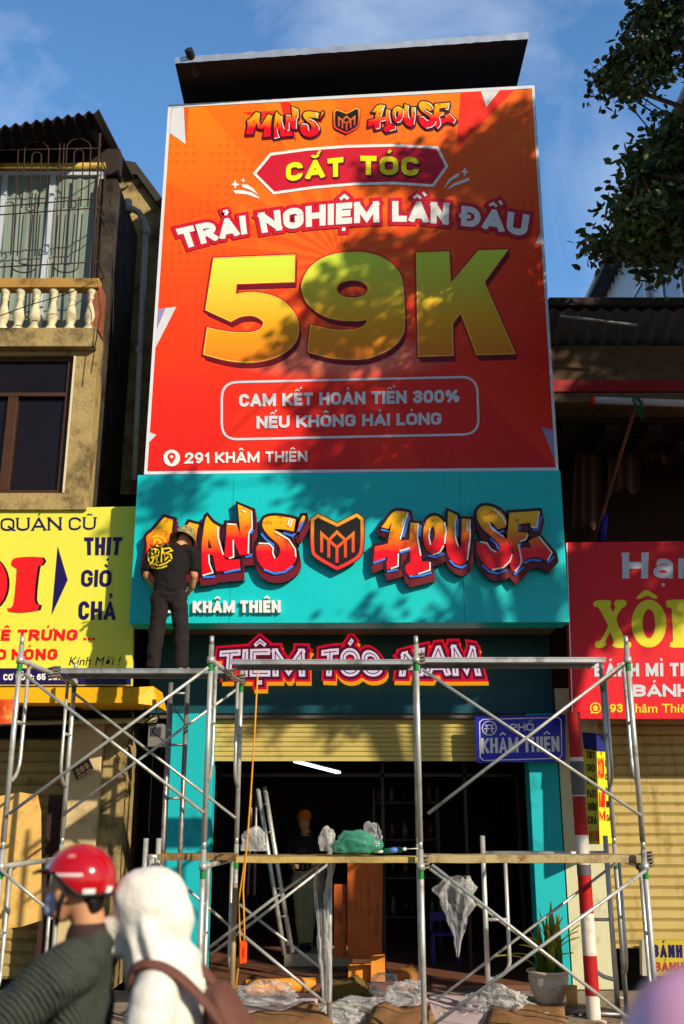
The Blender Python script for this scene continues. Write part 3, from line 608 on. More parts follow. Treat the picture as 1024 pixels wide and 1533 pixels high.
# ------------------------------------------------------------------ second sign: red graffiti words on the dark fascia
ws = thing('wall_sign', 'red outlined graffiti sign reading tiệm tóc nam on the shaded teal fascia', 'sign', (0, 11.95, P(512, 1010, 11.95).z))
YW = 11.98
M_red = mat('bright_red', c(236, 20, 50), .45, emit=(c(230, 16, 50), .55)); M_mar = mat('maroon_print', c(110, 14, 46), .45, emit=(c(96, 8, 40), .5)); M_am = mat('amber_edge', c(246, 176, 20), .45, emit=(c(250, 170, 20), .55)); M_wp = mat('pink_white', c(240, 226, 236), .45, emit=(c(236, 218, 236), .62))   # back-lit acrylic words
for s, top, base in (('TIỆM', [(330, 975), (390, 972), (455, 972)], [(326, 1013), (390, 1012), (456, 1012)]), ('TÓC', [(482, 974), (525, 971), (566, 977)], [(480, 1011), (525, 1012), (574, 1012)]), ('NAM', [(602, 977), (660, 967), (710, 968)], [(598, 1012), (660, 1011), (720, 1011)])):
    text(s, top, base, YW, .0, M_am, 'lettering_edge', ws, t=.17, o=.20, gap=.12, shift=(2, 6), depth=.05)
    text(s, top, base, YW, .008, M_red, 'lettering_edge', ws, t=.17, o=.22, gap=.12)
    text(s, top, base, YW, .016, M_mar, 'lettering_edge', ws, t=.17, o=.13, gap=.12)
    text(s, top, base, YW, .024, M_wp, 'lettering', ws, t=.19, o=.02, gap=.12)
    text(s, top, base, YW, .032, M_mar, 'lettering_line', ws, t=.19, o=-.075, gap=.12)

# ------------------------------------------------------------------ street name plate
YN = 11.9
npl = thing('street_sign', 'blue enamel street plate reading phố khâm thiên on the teal pillar', 'street sign', (2.2, YN, P(780, 1140, YN).z))
M_nb = mat('blue_enamel', c(36, 40, 190), .3, var=.05); cs = [(711.5, 1073), (846, 1069.5), (847, 1139), (714, 1142.5)]
e = MB(); e.quadbox(*[P(*v, YN) for v in cs], (0, .02, 0)); e.build('plate', M_nb, npl, bevel=.004)
e = MB(); line(e, [(718, 1081), (723, 1077), (836, 1074), (840, 1078), (841, 1131), (837, 1135), (724, 1138.5), (719, 1134)], 1.5, YN - .005, 0, True)
line(e, arc(732.5, 1090, 10.5, 10.5, 0, 345, 23), 1.6, YN - .005, 0, True); line(e, [(726, 1086), (739, 1085.5)], 2, YN - .007); line(e, [(728, 1097), (729, 1086)], 2, YN - .009); line(e, [(737, 1097), (736, 1086)], 2, YN - .009); line(e, [(724.5, 1091), (740.5, 1090.5)], 1.6, YN - .007)
e.build('plate_border', M_white, npl)
text('PHỐ', [(764, 1083.5), (799, 1082.5)], [(764, 1094.5), (799, 1094)], YN, .006, M_white, 'lettering', npl, t=.20)
text('KHÂM THIÊN', [(720, 1105), (837, 1102)], [(720.5, 1128), (838, 1125)], YN, .006, M_white, 'lettering', npl, t=.18, gap=.07)
e = MB(); e.box(2.25, 2.29, YN + .022, YF - .032, P(780, 1120, YN).z, P(780, 1120, YN).z + .04); e.build('bracket', M_steel2, npl)

# ------------------------------------------------------------------ old house on the left
YL = 11.3; XW = XP(148, 511, YL)                        # its right-hand front corner
lh = thing('old_house', 'weathered old house with barred balcony above the yellow food sign', 'building', (-5, YL, 0))
M_plas = mat('stained_plaster', c(168, 146, 98), .9, var=.3, vscale=7, bump=.6, bscale=25, dirt=c(58, 46, 30), dscale=2.4, damt=.5)
M_plas2 = mat('shaded_side_wall', c(74, 64, 56), .95, var=.25, bump=.5, dirt=c(30, 26, 24), damt=.6)  # colour darkened for the shade this side lies in, plus random dirt blotches
M_wood = mat('brown_window_frame', c(70, 44, 30), .5, var=.2)
M_iron = mat('painted_iron', c(40, 34, 34), .6, var=.2)
zb = ZP(763, YL); zsl0, zsl1 = ZP(525, YL), ZP(497, YL)
wx0, wx1 = XP(-150, 620, YL), XP(104, 620, YL); wz0, wz1 = ZP(738, YL), ZP(532, YL)
e = MB()
e.box(-7, wx0, YL, YL + .3, zb, zsl0 - .002); e.box(wx1, XW, YL, YL + .3, zb, zsl0 - .002)
e.box(wx0, wx1, YL, YL + .3, zb, wz0); e.box(wx0, wx1, YL, YL + .3, wz1, zsl0 - .002)
e.build('wall', M_plas, lh, bevel=.006)
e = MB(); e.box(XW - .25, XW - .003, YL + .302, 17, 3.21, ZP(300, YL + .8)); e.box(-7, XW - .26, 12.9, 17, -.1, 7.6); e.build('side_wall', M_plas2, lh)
e = MB(); e.box(-7, XW - .02, YL - .12, YL + 1.2, zsl0, zsl1); e.build('balcony_slab', M_plas, lh, bevel=.01)
e = MB(); e.box(-7, XW - .03, YL - .10, YL + .06, ZP(430, YL - .1), ZP(416, YL - .1)); e.build('balcony_rail', mat('ochre_rail', c(176, 136, 70), .85, var=.2, dirt=c(70, 52, 30), damt=.45), lh, bevel=.008)
e = MB(); e.box(XW - .16, XW - .004, YL - .05, YL + .20, zsl1 + .002, ZP(432, YL)); e.build('brick_pier', mat('exposed_brick', c(150, 84, 60), .9, var=.5, vscale=18, bump=.6, dirt=c(96, 84, 66), damt=.5), lh)
M_bal = mat('white_baluster', c(214, 204, 170), .8, var=.12, dirt=c(130, 112, 80), damt=.35)
bz0, bz1 = zsl1 + .002, ZP(431, YL - .02); bh = bz1 - bz0
for px in (-28, 6, 29, 53, 79, 107, 136):
    e = MB(); x = XP(px, 465, YL - .02)
    prof = [(.075, 0), (.075, .05), (.05, .07), (.06, .1), (.04, .14), (.062, .24), (.072, .32), (.06, .44), (.036, .62), (.034, .70), (.05, .74), (.036, .78), (.05, .84), (.062, .90), (.062, .97), (.06, 1.0)]
    e.lathe([(r, z * bh) for r, z in prof], (x, YL - .02, bz0), 14); e.build('baluster', M_bal, lh)
# window under the balcony
e = MB(); t_ = .055; tz = ZP(585, YL)
e.box(wx0, wx1, YL + .06, YL + .16, wz1 - t_, wz1); e.box(wx0, wx1, YL + .06, YL + .16, wz0, wz0 + t_); e.box(wx1 - .09, wx1, YL + .062, YL + .158, wz0 + t_, wz1 - t_)
e.box(wx0, wx1 - .09, YL + .05, YL + .15, tz - .05, tz); mxx = XP(14, 660, YL); e.box(mxx - .09, mxx + .03, YL + .055, YL + .155, wz0 + t_, tz - .05)
wf = e.build('window', M_wood, lh, bevel=.004)
e = MB(); e.box(wx0, wx1 - .09, YL + .12, YL + .13, wz0 + t_, tz - .05); e.box(wx0, wx1 - .09, YL + .10, YL + .12, tz, wz1 - t_); e.build('pane', mat('dark_glass', c(24, 17, 22), .18, spec=.3, var=.3, vscale=3), wf)
e = MB(); e.box(wx1 - .005, wx1 + .02, YL - .006, YL + .058, wz0, wz1); e.build('window_edge', M_bal, wf)
# glazed balcony room
YG = YL + .45; gz0, gz1 = zsl1, ZP(258, YG); gx1 = XP(147, 330, YG)
e = MB()
for px in (-70, 2, 74, 145): x = XP(px, 330, YG); e.box(x - .035, x + .035, YG - .03, YG + .03, gz0, gz1)
e.box(-7, gx1, YG - .032, YG + .03, gz1 - .06, gz1)
gw = e.build('balcony_glazing', mat('white_aluminium', c(206, 212, 224), .4, .2), lh)
e = MB(); n = 90; x0 = -6.5; vs = []
for i in range(n + 1):
    x = x0 + (gx1 - .04 - x0) * i / n; y = YG + .02 + .012 * math.sin(i * 1.35) * math.sin(i * .31 + 1); vs += [(x, y, gz0), (x, y, gz1 - .06)]
e.add(vs, [(2 * i, 2 * i + 2, 2 * i + 3, 2 * i + 1) for i in range(n)], 0, True)
e.build('curtain', mat('green_curtain_glass', c(134, 148, 138), .35, var=.12, vscale=3, spec=.4), gw)
e = MB(); e.box(gx1 - .02, gx1 + .012, YG + .03, 12.9, gz0, gz1); e.build('side_glazing', mat('yellow_glazing', c(150, 132, 60), .3, var=.2), gw)
e = MB(); e.tube([(-7, YG - .05, gz1 + .05), (gx1 + .05, YG - .05, gz1 + .06)], .05); e.build('rolled_blind', mat('rolled_blind', c(196, 170, 84), .8, var=.4, vscale=9, dirt=c(70, 40, 20), damt=.4), lh)
# barred cage
YC = YL - .08; e = MB(); ir = .009
def bar(pts, r=ir): e.tube(pts, r, n=6)
def H(px0, px1, y0, y1): bar([P(px0, y0, YC), P(px1, y1, YC)])
for y0, y1 in ((310, 297), (322, 311), (399, 392)): H(-60, 148, y0 + 4, y1)
H(-60, 150, 226, 222); bar([P(137, 416, YC), P(150, 200, YC)], .016)
for cx0, cx1, top in ((-46, -30, 1), (37, 73, 1), (100, 136, 1)):
    for ins in (0, 11):
        a, b = cx0 + ins, cx1 - ins; m_ = (a + b) / 2; r_ = (b - a) / 2; yt = 226 - (cx0 - 37) * .06 + ins * .7
        pts = [P(a - (311 - yt) * .085 * .6, 311, YC)] + [P(m_ + r_ * math.cos(R(t)), yt - r_ * .8 * math.sin(R(t)), YC) for t in range(180, -1, -15)] + [P(b - (311 - yt) * .085 * .6, 309, YC)]
        bar(pts)
        a -= 19; b -= 19; m_ -= 19; yb = 399 - ins * .6
        bar([P(a + 6, 322, YC)] + [P(m_ + r_ * math.cos(R(t)), yb + r_ * .5 * math.sin(R(t)), YC) for t in range(180, -1, -15)] + [P(b + 6, 321, YC)])
for px in (-14, 24, 86, 92): bar([P(px - 6, 414, YC), P(px + 4, 215, YC)])
for px, py in ((45, 311), (108, 306)): bar([P(px + 6.5 * math.cos(R(t)), py + 5.5 * math.sin(R(t)), YC) for t in range(0, 361, 30)], .008)
for k in range(7):                                          # the cage turns the corner
    y = YC + .12 + k * .22; bar([(P(137, 416, YC).x, y, P(140, 416, YC).z), (P(150, 222, YC).x, y, P(150, 230, YC).z)])
for yy in (297, 311, 392, 222): q0 = P(146, yy, YC); bar([q0, (q0.x, YC + 1.5, q0.z)])
e.build('window_grille', mat('rusty_grille', c(58, 38, 34), .7, var=.3), lh)
# corrugated lean-to roof
e = MB(); r0, r1 = P(148, 166, 10.95), P(-60, 200, 10.95); rb0, rb1 = P(200, 268, 12.9), P(-60, 262, 12.9); n = 160; vs = []
for i in range(n + 1):
    k = i / n; s_ = .028 * math.cos(k * n * .52); a, b = r0.lerp(r1, k), rb0.lerp(rb1, k)
    vs += [a + Vector((0, 0, s_)), b + Vector((0, 0, s_)), a + Vector((0, 0, s_ - .025)), b + Vector((0, 0, s_ - .025))]
fs = []
for i in range(n): o = 4 * i; fs += [(o, o + 4, o + 5, o + 1), (o + 2, o + 3, o + 7, o + 6), (o, o + 2, o + 6, o + 4)]
fs.append((0, 1, 3, 2)); e.add(vs, fs, 0, True); e.build('roof', mat('dark_tin_roof', c(40, 34, 34), .7, .2, var=.3), lh)
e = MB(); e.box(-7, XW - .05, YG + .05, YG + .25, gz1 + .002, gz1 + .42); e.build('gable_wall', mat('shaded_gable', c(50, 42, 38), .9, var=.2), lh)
ro = [(150, 275), (188, 262), (205, 262), (250, 325), (250, 740), (150, 740)]
e = MB(); poly(e, ro, 13.0, 0, depth=3.5); e.build('rear_wall', M_plas, lh)
e = MB(); poly(e, [(186, 261), (188, 240), (203, 243), (250, 306), (250, 324), (205, 261)], 12.9, 0, depth=3.6); e.build('rear_parapet', mat('dark_parapet', c(60, 54, 48), .9, var=.3), lh)  # parapet tinted darker than the wall beneath it
e = MB(); yp = 12.2
e.tube([P(190, 308, yp), P(199, 313, yp), P(208, 318, yp), P(215, 330, yp), P(217.5, 345, yp), P(213, 450, yp), P(206, 620, yp), P(202, 720, yp)], .045)
e.tube([P(218, 340, yp), P(217, 352, yp)], .06); e.tube([P(209, 520, yp), P(208.6, 530, yp)], .055); e.tube([P(192, 300, yp), P(191, 318, yp)], .055)
e.build('drainpipe', mat('plastic_drainpipe', c(176, 176, 170), .5, var=.1, dirt=c(120, 112, 96), damt=.3), lh)
# ground floor of the old house
e = MB(); cx0, cx1 = XP(96, 1200, 11.95), XP(147, 1200, 11.95)
e.box(cx0, cx1, 11.95, 12.4, 0, 2.9); e.build('column', mat('cream_column', c(206, 184, 138), .85, var=.1, bump=.2, dirt=c(150, 126, 86), damt=.35), lh, bevel=.01)
e = MB(); e.box(cx1 + .002, XP(170, 1200, 11.95) + .1, 12.05, 12.9, 0, 2.9); e.build('side_column', M_plas, lh)
e = MB(); n = 20; z0_, z1_ = .02, 2.75
for i in range(n):
    a, b = z0_ + (z1_ - z0_) * i / n, z0_ + (z1_ - z0_) * (i + 1) / n
    e.add([(-7, 12.65, a), (cx0, 12.65, a), (cx0, 12.625, a + .035), (-7, 12.625, a + .035), (cx0, 12.625, b - .02), (-7, 12.625, b - .02), (cx0, 12.65, b), (-7, 12.65, b)], [(0, 1, 2, 3), (3, 2, 4, 5), (5, 4, 6, 7)])
e.build('roller_shutter', mat('tan_shutter', c(174, 152, 96), .5, var=.1, dirt=c(110, 86, 50), damt=.35), lh)
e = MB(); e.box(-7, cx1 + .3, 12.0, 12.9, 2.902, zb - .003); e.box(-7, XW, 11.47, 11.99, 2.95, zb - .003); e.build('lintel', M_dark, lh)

# yellow food sign
fs_ = thing('food_sign', 'yellow food sign with navy lettering thịt giò chả on the old house', 'sign', (-4, 11.2, P(0, 1027, 11.2).z))
YY = 11.35; q = [P(*v, YY) for v in ((-190, 766), (204.5, 758), (196.5, 1026), (-190, 1026))]
M_lime = mat('yellow_vinyl', c(228, 224, 76), .45, var=.04, vscale=2); e = MB(); e.quadbox(*q, (0, .09, 0)); e.build('sign_panel', M_lime, fs_)
M_navy = mat('navy_print', c(26, 14, 84), .45); M_rd = mat('red_vinyl', c(240, 24, 30), .45); M_bk = mat('black_print', c(16, 12, 20), .45)
e = MB(); poly(e, [(-188, 1001), (196.6, 1000), (196, 1025), (-188, 1025)], YY - .003); e.build('address_band', M_navy, fs_)
text('QUÁN', [(1, 775.5), (92, 774)], [(1, 795), (92, 793.5)], YY, .004, M_navy, 'lettering', fs_, t=.15, gap=.16, serif=.14)
text('CŨ', [(103, 774.3), (144, 774)], [(103, 794), (143, 793)], YY, .004, M_navy, 'lettering', fs_, t=.15, gap=.16, serif=.14)
text('THỊT', [(126, 804.5), (183.5, 804)], [(127, 831), (180, 831)], YY, .004, M_navy, 'lettering', fs_, t=.205, gap=.09)
text('GIÒ', [(122, 853), (168, 853)], [(121, 878.5), (166, 878.5)], YY, .004, M_navy, 'lettering', fs_, t=.205, gap=.09)
text('CHẢ', [(118, 900), (174, 900)], [(117, 928), (173, 928)], YY, .004, M_navy, 'lettering', fs_, t=.205, gap=.09)
text('PATÊ TRỨNG', [(-52, 942.5), (117, 942)], [(-54, 959), (115, 959)], YY, .004, M_rd, 'lettering', fs_, t=.27, gap=.16, serif=.10)
text('...', [(125, 942), (142, 942)], [(125, 958.5), (142, 958.5)], YY, .004, M_rd, 'lettering', fs_, t=.22)
text('NÓNG', [(18, 971.5), (87, 971)], [(17, 988), (85, 988)], YY, .004, M_rd, 'lettering', fs_, t=.27, gap=.16, serif=.10)
text('XÁO', [(-52, 971.5), (10, 971.5)], [(-53, 988), (9, 988)], YY, .004, M_rd, 'lettering', fs_, t=.27, gap=.16, serif=.10)
def vec_text(s, x0, x1, ytop, ybase, Y, layer, m, parent, shear=0, offset=0.0, capf=.7):
    cu = bpy.data.curves.new('lettering', 'FONT'); cu.body = s; cu.size = 1; cu.shear = shear; cu.offset = offset
    ob = bpy.data.objects.new('lettering', cu); COL.objects.link(ob); dg = bpy.context.evaluated_depsgraph_get(); dg.update()
    me = ob.evaluated_get(dg).to_mesh(); vs = [v.co.copy() for v in me.vertices]; fs = [tuple(p.vertices) for p in me.polygons]; ob.evaluated_get(dg).to_mesh_clear()
    COL.objects.unlink(ob); bpy.data.objects.remove(ob); bpy.data.curves.remove(cu)
    a, b = min(v.x for v in vs), max(v.x for v in vs); mb_ = MB()
    mb_.add([P(x0 + (v.x - a) / (b - a) * (x1 - x0), ybase + (ytop - ybase) * v.y / capf, Y - layer) for v in vs], fs); return mb_.build('lettering', m, parent)
vec_text('Kính Mời !', 103, 181, 983, 996, YY, .004, M_bk, fs_, .25, 0)
text('CƠ SỞ 2: 65 ĐIN', [(5, 1009), (90, 1008.5)], [(5, 1018.5), (90, 1018)], YY, .006, M_white, 'lettering', fs_, t=.22, gap=.09)
Ip = smooth_loop(zz([(80, 430), (100, 400), (200, 388), (290, 395), (305, 420), (285, 450), (262, 470), (240, 690), (275, 725), (265, 760), (150, 778), (60, 770), (50, 745), (95, 715), (118, 470), (85, 450)], 0, 750, 4.655))
Oo, Oi = arc(-24, 873, 35, 43, 0, 350, 30), arc(-26, 873, 14, 30, 0, 350, 30)
e = MB(); poly(e, [(x + 4, y) for x, y in Ip], YY - .004, 0); poly(e, [(x + 3.5, y + 1) for x, y in Oo], YY - .004, 0, [Oi])
poly(e, zz([(402, 315), (472, 550), (360, 795)], 0, 750, 4.655), YY - .004, 1)
poly(e, Ip, YY - .008, 2); poly(e, Oo, YY - .008, 2, [Oi]); e.build('big_lettering', [M_bk, M_navy, M_rd], fs_)

# yellow awning box under it
e = MB(); za0, za1 = ZP(1052, 11.1), ZP(1029, 11.1); xe = XP(197, 1040, 11.1); xe2 = XP(238, 1040, 11.3)
e.quadbox((-7, 11.1, za0), (xe, 11.1, za0), (xe, 11.1, za1), (-7, 11.1, za1), (0, .8, .0)); e.quadbox((xe + .002, 11.1, za0), (xe2, 11.25, za0 - .02), (xe2 - .06, 11.25, za1 + .03), (xe + .002, 11.1, za1), (0, .6, 0))
aw = e.build('yellow_awning', mat('amber_awning', c(240, 178, 12), .5, var=.08, dirt=c(200, 140, 20), damt=.2), None); tag(aw, 'yellow box awning running under the yellow food sign', 'awning')
e = MB(); e.tube([P(-60, 1084, 11.7), P(235, 1078, 11.7)], .03); tag(e.build('awning_rail', mat('pale_rail', c(170, 160, 120), .5, .3), None), 'pale horizontal rail under the yellow awning', 'rail')
# banner, plate, plywood
bn = MB(); n = 8; vs = []
for i in range(n + 1):
    y = 11.0 + .03 * math.sin(i * .9); vs += [P(-30 + 58 * i / n, 1047, y), P(-34 + 57 * i / n, 1086 - i * .4, y)]
bn.add(vs, [(2 * i, 2 * i + 2, 2 * i + 3, 2 * i + 1) for i in range(n)], 0, True)
bo = bn.build('hanging_banner', mat('flame_banner', c(240, 76, 28), .6, var=.55, vscale=11, dirt=c(255, 190, 80), dscale=5, damt=.35), None); tag(bo, 'small orange red banner hanging under the left end of the yellow awning', 'banner')
pl = thing('house_number_plate', 'tilted dark house number plate reading 289 on the cream column', 'number plate', P(124, 1155, 11.9))
cs = [(107.8, 1152), (132.4, 1135), (140, 1150.5), (114.8, 1168)]; e = MB(); e.quadbox(*[P(*v, 11.9) for v in (cs[3], cs[2], cs[1], cs[0])], (0, .02, 0)); e.build('plate', mat('maroon_enamel', c(50, 24, 44), .35), pl)
M_gold = mat('gold_print', c(226, 190, 130), .45)
text('289', [(112, 1153.2), (130, 1140.8)], [(116, 1161), (134, 1148.6)], 11.9, .004, M_gold, 'lettering', pl, t=.2, serif=.05)
text('KHÂM THIÊN', [(116.3, 1163), (136, 1149.6)], [(117.8, 1166), (137.5, 1152.6)], 11.9, .004, M_gold, 'lettering', pl, t=.2, gap=.08)
e = MB(); yq = 11.6; cs = [(-70, 1205), (30, 1186), (56, 1190), (61, 1215), (62, 1378), (30, 1388), (-70, 1396)]; poly(e, cs, yq, 0, depth=.018); poly(e, cs, yq + .018, 0)
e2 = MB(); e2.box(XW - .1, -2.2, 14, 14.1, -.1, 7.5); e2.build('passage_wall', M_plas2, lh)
o = e.build('plywood_sheet', mat('pale_plywood', c(226, 184, 104), .8, var=.16, vscale=3, dirt=c(176, 120, 54), dscale=3, damt=.4), None); tag(o, 'tan plywood sheet leaning against the left roller shutter', 'plywood')
e = MB(); e.box(XP(62, 1300, 12.1), XP(92, 1300, 12.1), 12.16, 12.22, .0, ZP(1190, 12.1)); e.build('notice_board', mat('dark_notice', c(60, 42, 40), .6), lh)

# ------------------------------------------------------------------ building on the right
YR = 11.45; rx0 = 2.56; rx1 = 7.5
rh = thing('dark_house', 'dark open fronted house with tin eaves behind the red sticky rice sign', 'building', (4.5, YR, 0))
M_brown = mat('brown_wall', c(112, 88, 66), .9, var=.2, bump=.3, dirt=c(50, 38, 32), damt=.45)
zt0, zt1 = ZP(490, 11.2), ZP(457, 11.2)
e = MB(); e.quadbox((rx0, 11.0, zt1 - .10), (rx1, 11.0, zt1 - .10), (rx1, 11.0, zt1), (rx0, 11.0, zt1), (0, 2.5, 0)); e.build('roof_slab', mat('dark_roof', c(52, 40, 34), .8, var=.2), rh)
e = MB(); n = 120; vs = []
for i in range(n + 1):
    x = rx0 + (rx1 - rx0) * i / n; s_ = .03 * math.sin(i * 1.3); vs += [(x, 11.06 , zt1 - .14 + s_), (x, 11.55, ZP(517, 11.55) + s_)]
e.add(vs, [(2 * i, 2 * i + 2, 2 * i + 3, 2 * i + 1) for i in range(n)], 0, True); e.build('eave_sheet', mat('grey_tin', c(96, 104, 116), .45, .4, var=.2), rh)
za, zb2 = ZP(517, 11.5), ZP(571, 11.5)
e = MB(); e.box(rx0, rx1, 11.5, 11.9, zb2, za); e.build('upper_wall', M_brown, rh)
e = MB(); e.box(rx0, rx1, 11.46, 11.9, ZP(586, 11.46), zb2 - .002); e.build('red_band', mat('red_band', c(160, 26, 34), .5, var=.1), rh)
e = MB(); e.box(rx0, rx1, 11.4, 11.9, ZP(602, 11.4), ZP(588, 11.4)); e.build('concrete_beam', M_brown, rh)
zf1 = ZP(815, 11.4)
e = MB(); zt = ZP(602, 11.4)
e.box(rx0, rx0 + .12, 11.92, 14, zf1 - .14, zt - .06); e.box(rx0 + .12, rx1, 13.9, 14, 0, zt + .3); e.box(rx0 + .12, rx1, 11.902, 13.898, zt - .05, zt + .05); e.box(rx0 + .12, rx1, 11.5, 14, zf1 - .25, zf1 - .15)
e.build('inner_room', mat('gloomy_room', c(58, 40, 34), .9, var=.3, vscale=2), rh)
e = MB(); z0 = ZP(660, 12.6)
for i in range(7): x = rx0 + .3 + i * .55; e.box(x, x + .18, 12.0, 13.6, zt - .14, zt - .06)
e.build('ceiling_joist', mat('timber_joist', c(70, 58, 48), .9), rh)
for px, py, w_, h_ in ((935, 690, 44, 90), (985, 660, 36, 60), (880, 730, 40, 120)):
    o_ = MB(); vs = []; n = 10
    for i in range(n + 1):
        k = i / n; y = 12.9 + .05 * math.sin(i * 1.7); vs += [P(px + (k - .5) * w_, py - h_ / 2, y), P(px + (k - .5) * w_ * 1.15, py + h_ / 2 + 6 * math.sin(i), y + .03)]
    o_.add(vs, [(2 * i, 2 * i + 2, 2 * i + 3, 2 * i + 1) for i in range(n)], 0, True)
    tag(o_.build('hanging_cloth', mat('brown_cloth', c(96, 66, 54), .9, var=.3), None), {935: 'brown cloth hanging in the middle of the dark upper room', 985: 'short brown cloth hanging at the right of the dark upper room', 880: 'long brown cloth hanging beside the left wall of the dark upper room'}[px], 'cloth')
e = MB(); e.tube([P(905, 770, 12.2), P(901, 812, 12.2)], .05); e.build('blue_pipe', mat('blue_pipe', c(40, 40, 150), .5), rh)
tl = thing('tube_light', 'unlit white tube light slung under the beam of the dark house', 'light', P(960, 602, 11.2))
e = MB(); e.tube([P(889, 599, 11.2), P(1080, 606, 11.2)], .045, n=12); e.build('tube', mat('white_tube', c(190, 190, 196), .3), tl)
e = MB(); e.tube([P(885, 599, 11.2), P(889, 599.2, 11.2)], .05, n=12); e.build('end_cap', M_rd, tl)
e = MB(); e.tube([P(953, 604, 11.22), P(926, 690, 11.6), P(905, 760, 11.9), P(880, 830, 12.2)], .022); tag(e.build('wooden_pole', mat('red_brown_pole', c(120, 66, 40), .7, var=.2), None), 'slanting brown pole reaching up to the tube light', 'pole')
e = MB()
for k in range(6): e.tube([P(950 + random.uniform(-4, 6), 594, 11.14), P(955 + random.uniform(-8, 8), 601, 11.13), P(957 + random.uniform(-5, 10), 612 + random.uniform(0, 30), 11.16)], .008, n=5)
tag(e.build('green_string', mat('green_string', c(20, 90, 60), .7), None), 'green string knotted round the unlit tube light', 'string')
e = MB(); e.tube([P(838, 473, 10.95), P(953, 487, 10.98)], .02); e.build('conduit', M_steel2, rh)
# right shutter
e = MB(); n = 22; sz0, sz1 = ZP(1412, 12.2), ZP(1072, 12.2); sx0 = 3.045
for i in range(n):
    a, b = sz0 + (sz1 - sz0) * i / n, sz0 + (sz1 - sz0) * (i + 1) / n
    e.add([(sx0, 12.2, a), (rx1, 12.2, a), (rx1, 12.17, a + .04), (sx0, 12.17, a + .04), (rx1, 12.17, b - .012), (sx0, 12.17, b - .012), (rx1, 12.2, b), (sx0, 12.2, b)], [(0, 1, 2, 3), (3, 2, 4, 5), (5, 4, 6, 7)])
e.box(sx0, rx1, 12.165, 12.21, sz0 - .05, sz0 - .003); e.build('roller_shutter', mat('ochre_shutter', c(190, 168, 106), .5, var=.1, dirt=c(140, 116, 66), damt=.35, streak=True), rh)
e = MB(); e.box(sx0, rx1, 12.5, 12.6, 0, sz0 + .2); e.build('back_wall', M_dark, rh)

rs = thing('rice_sign', 'red sign with big yellow word xôi fixed on the right hand house', 'sign', (4, 11.3, P(900, 1076, 11.3).z))
YX = 11.28; q = [P(*v, YX) for v in ((847, 812), (1180, 809), (1180, 1076), (856, 1076))]
e = MB(); e.quadbox(*q, (0, .1, 0)); e.build('sign_panel', mat('scarlet_vinyl', c(222, 10, 34), .45, var=.05), rs)
e = MB(); line(e, [(848.5, 813), (857.3, 1075)], 1.5, YX - .004); e.build('sign_edge', M_white, rs)
M_gy = mat('grey_vinyl', c(206, 208, 220), .45); M_yv = mat('sulphur_vinyl', c(226, 214, 40), .45)
text('H', [(931, 827.5), (971, 827)], [(932, 866), (970, 866)], YX, .004, M_gy, 'lettering', rs, t=.26, serif=.14)
text('ạn', [(978, 827), (1046, 826)], [(978, 866), (1046, 866)], YX, .004, M_gy, 'lettering', rs, t=.20, gap=.2, serif=.10)
Xp_ = smooth_loop(zz([(278, 500), (300, 475), (390, 472), (408, 490), (400, 520), (420, 555), (438, 520), (425, 500), (440, 472), (500, 470), (520, 490), (505, 520), (485, 530), (445, 610), (500, 740), (520, 765), (550, 775), (550, 805), (520, 815), (440, 812), (415, 795), (425, 770), (400, 700), (365, 765), (375, 790), (350, 812), (300, 812), (288, 790), (300, 765), (335, 755), (385, 655), (320, 530), (290, 520)], 830, 800, 4.789))
Ox, Oxi = zz(arc(678, 640, 125, 172, 0, 350, 36), 830, 800, 4.789), zz(arc(677, 640, 45, 105, 0, 350, 36), 830, 800, 4.789)
e = MB(); poly(e, Xp_, YX - .004); poly(e, Ox, YX - .004, 0, [Oxi]); poly(e, zz([(585, 455), (640, 402), (670, 400), (740, 445), (730, 465), (665, 440), (600, 466)], 830, 800, 4.789), YX - .004)
poly(e, smooth_loop(zz([(800, 490), (825, 470), (1020, 468), (1045, 490), (1035, 515), (1000, 530), (1000, 755), (1040, 780), (1030, 808), (850, 812), (828, 795), (835, 770), (850, 755), (840, 530), (805, 520)], 830, 800, 4.789)), YX - .004)
e.build('big_lettering', M_yv, rs)
text('BÁNH MÌ TRỨNG', [(889, 993), (1085, 992)], [(890, 1013), (1085, 1012)], YX, .004, M_gy, 'lettering', rs, t=.25, gap=.13, serif=.06)
text('BÁNH', [(947, 1025), (1034, 1024)], [(948, 1043), (1034, 1043)], YX, .004, M_gy, 'lettering', rs, t=.25, gap=.09)
e = MB(); line(e, arc(891.5, 1060, 7.5, 7.5, 0, 345, 20), 1.8, YX - .004, 0, True); poly(e, [(886.5, 1060), (891.5, 1055), (896.5, 1060), (894.5, 1060), (894.5, 1064), (888.5, 1064), (888.5, 1060)], YX - .004); poly(e, [(885, 1064), (889, 1067), (884, 1068.5)], YX - .006)
e.build('house_emblem', M_yv, rs)
text('293', [(903, 1054), (932, 1053.5)], [(903, 1066.5), (932, 1066.5)], YX, .004, M_yv, 'lettering', rs, t=.2, gap=.1)
vec_text('Khâm Thiên', 938, 1037, 1053.5, 1066.5, YX, .004, M_yv, rs, 0, .012)

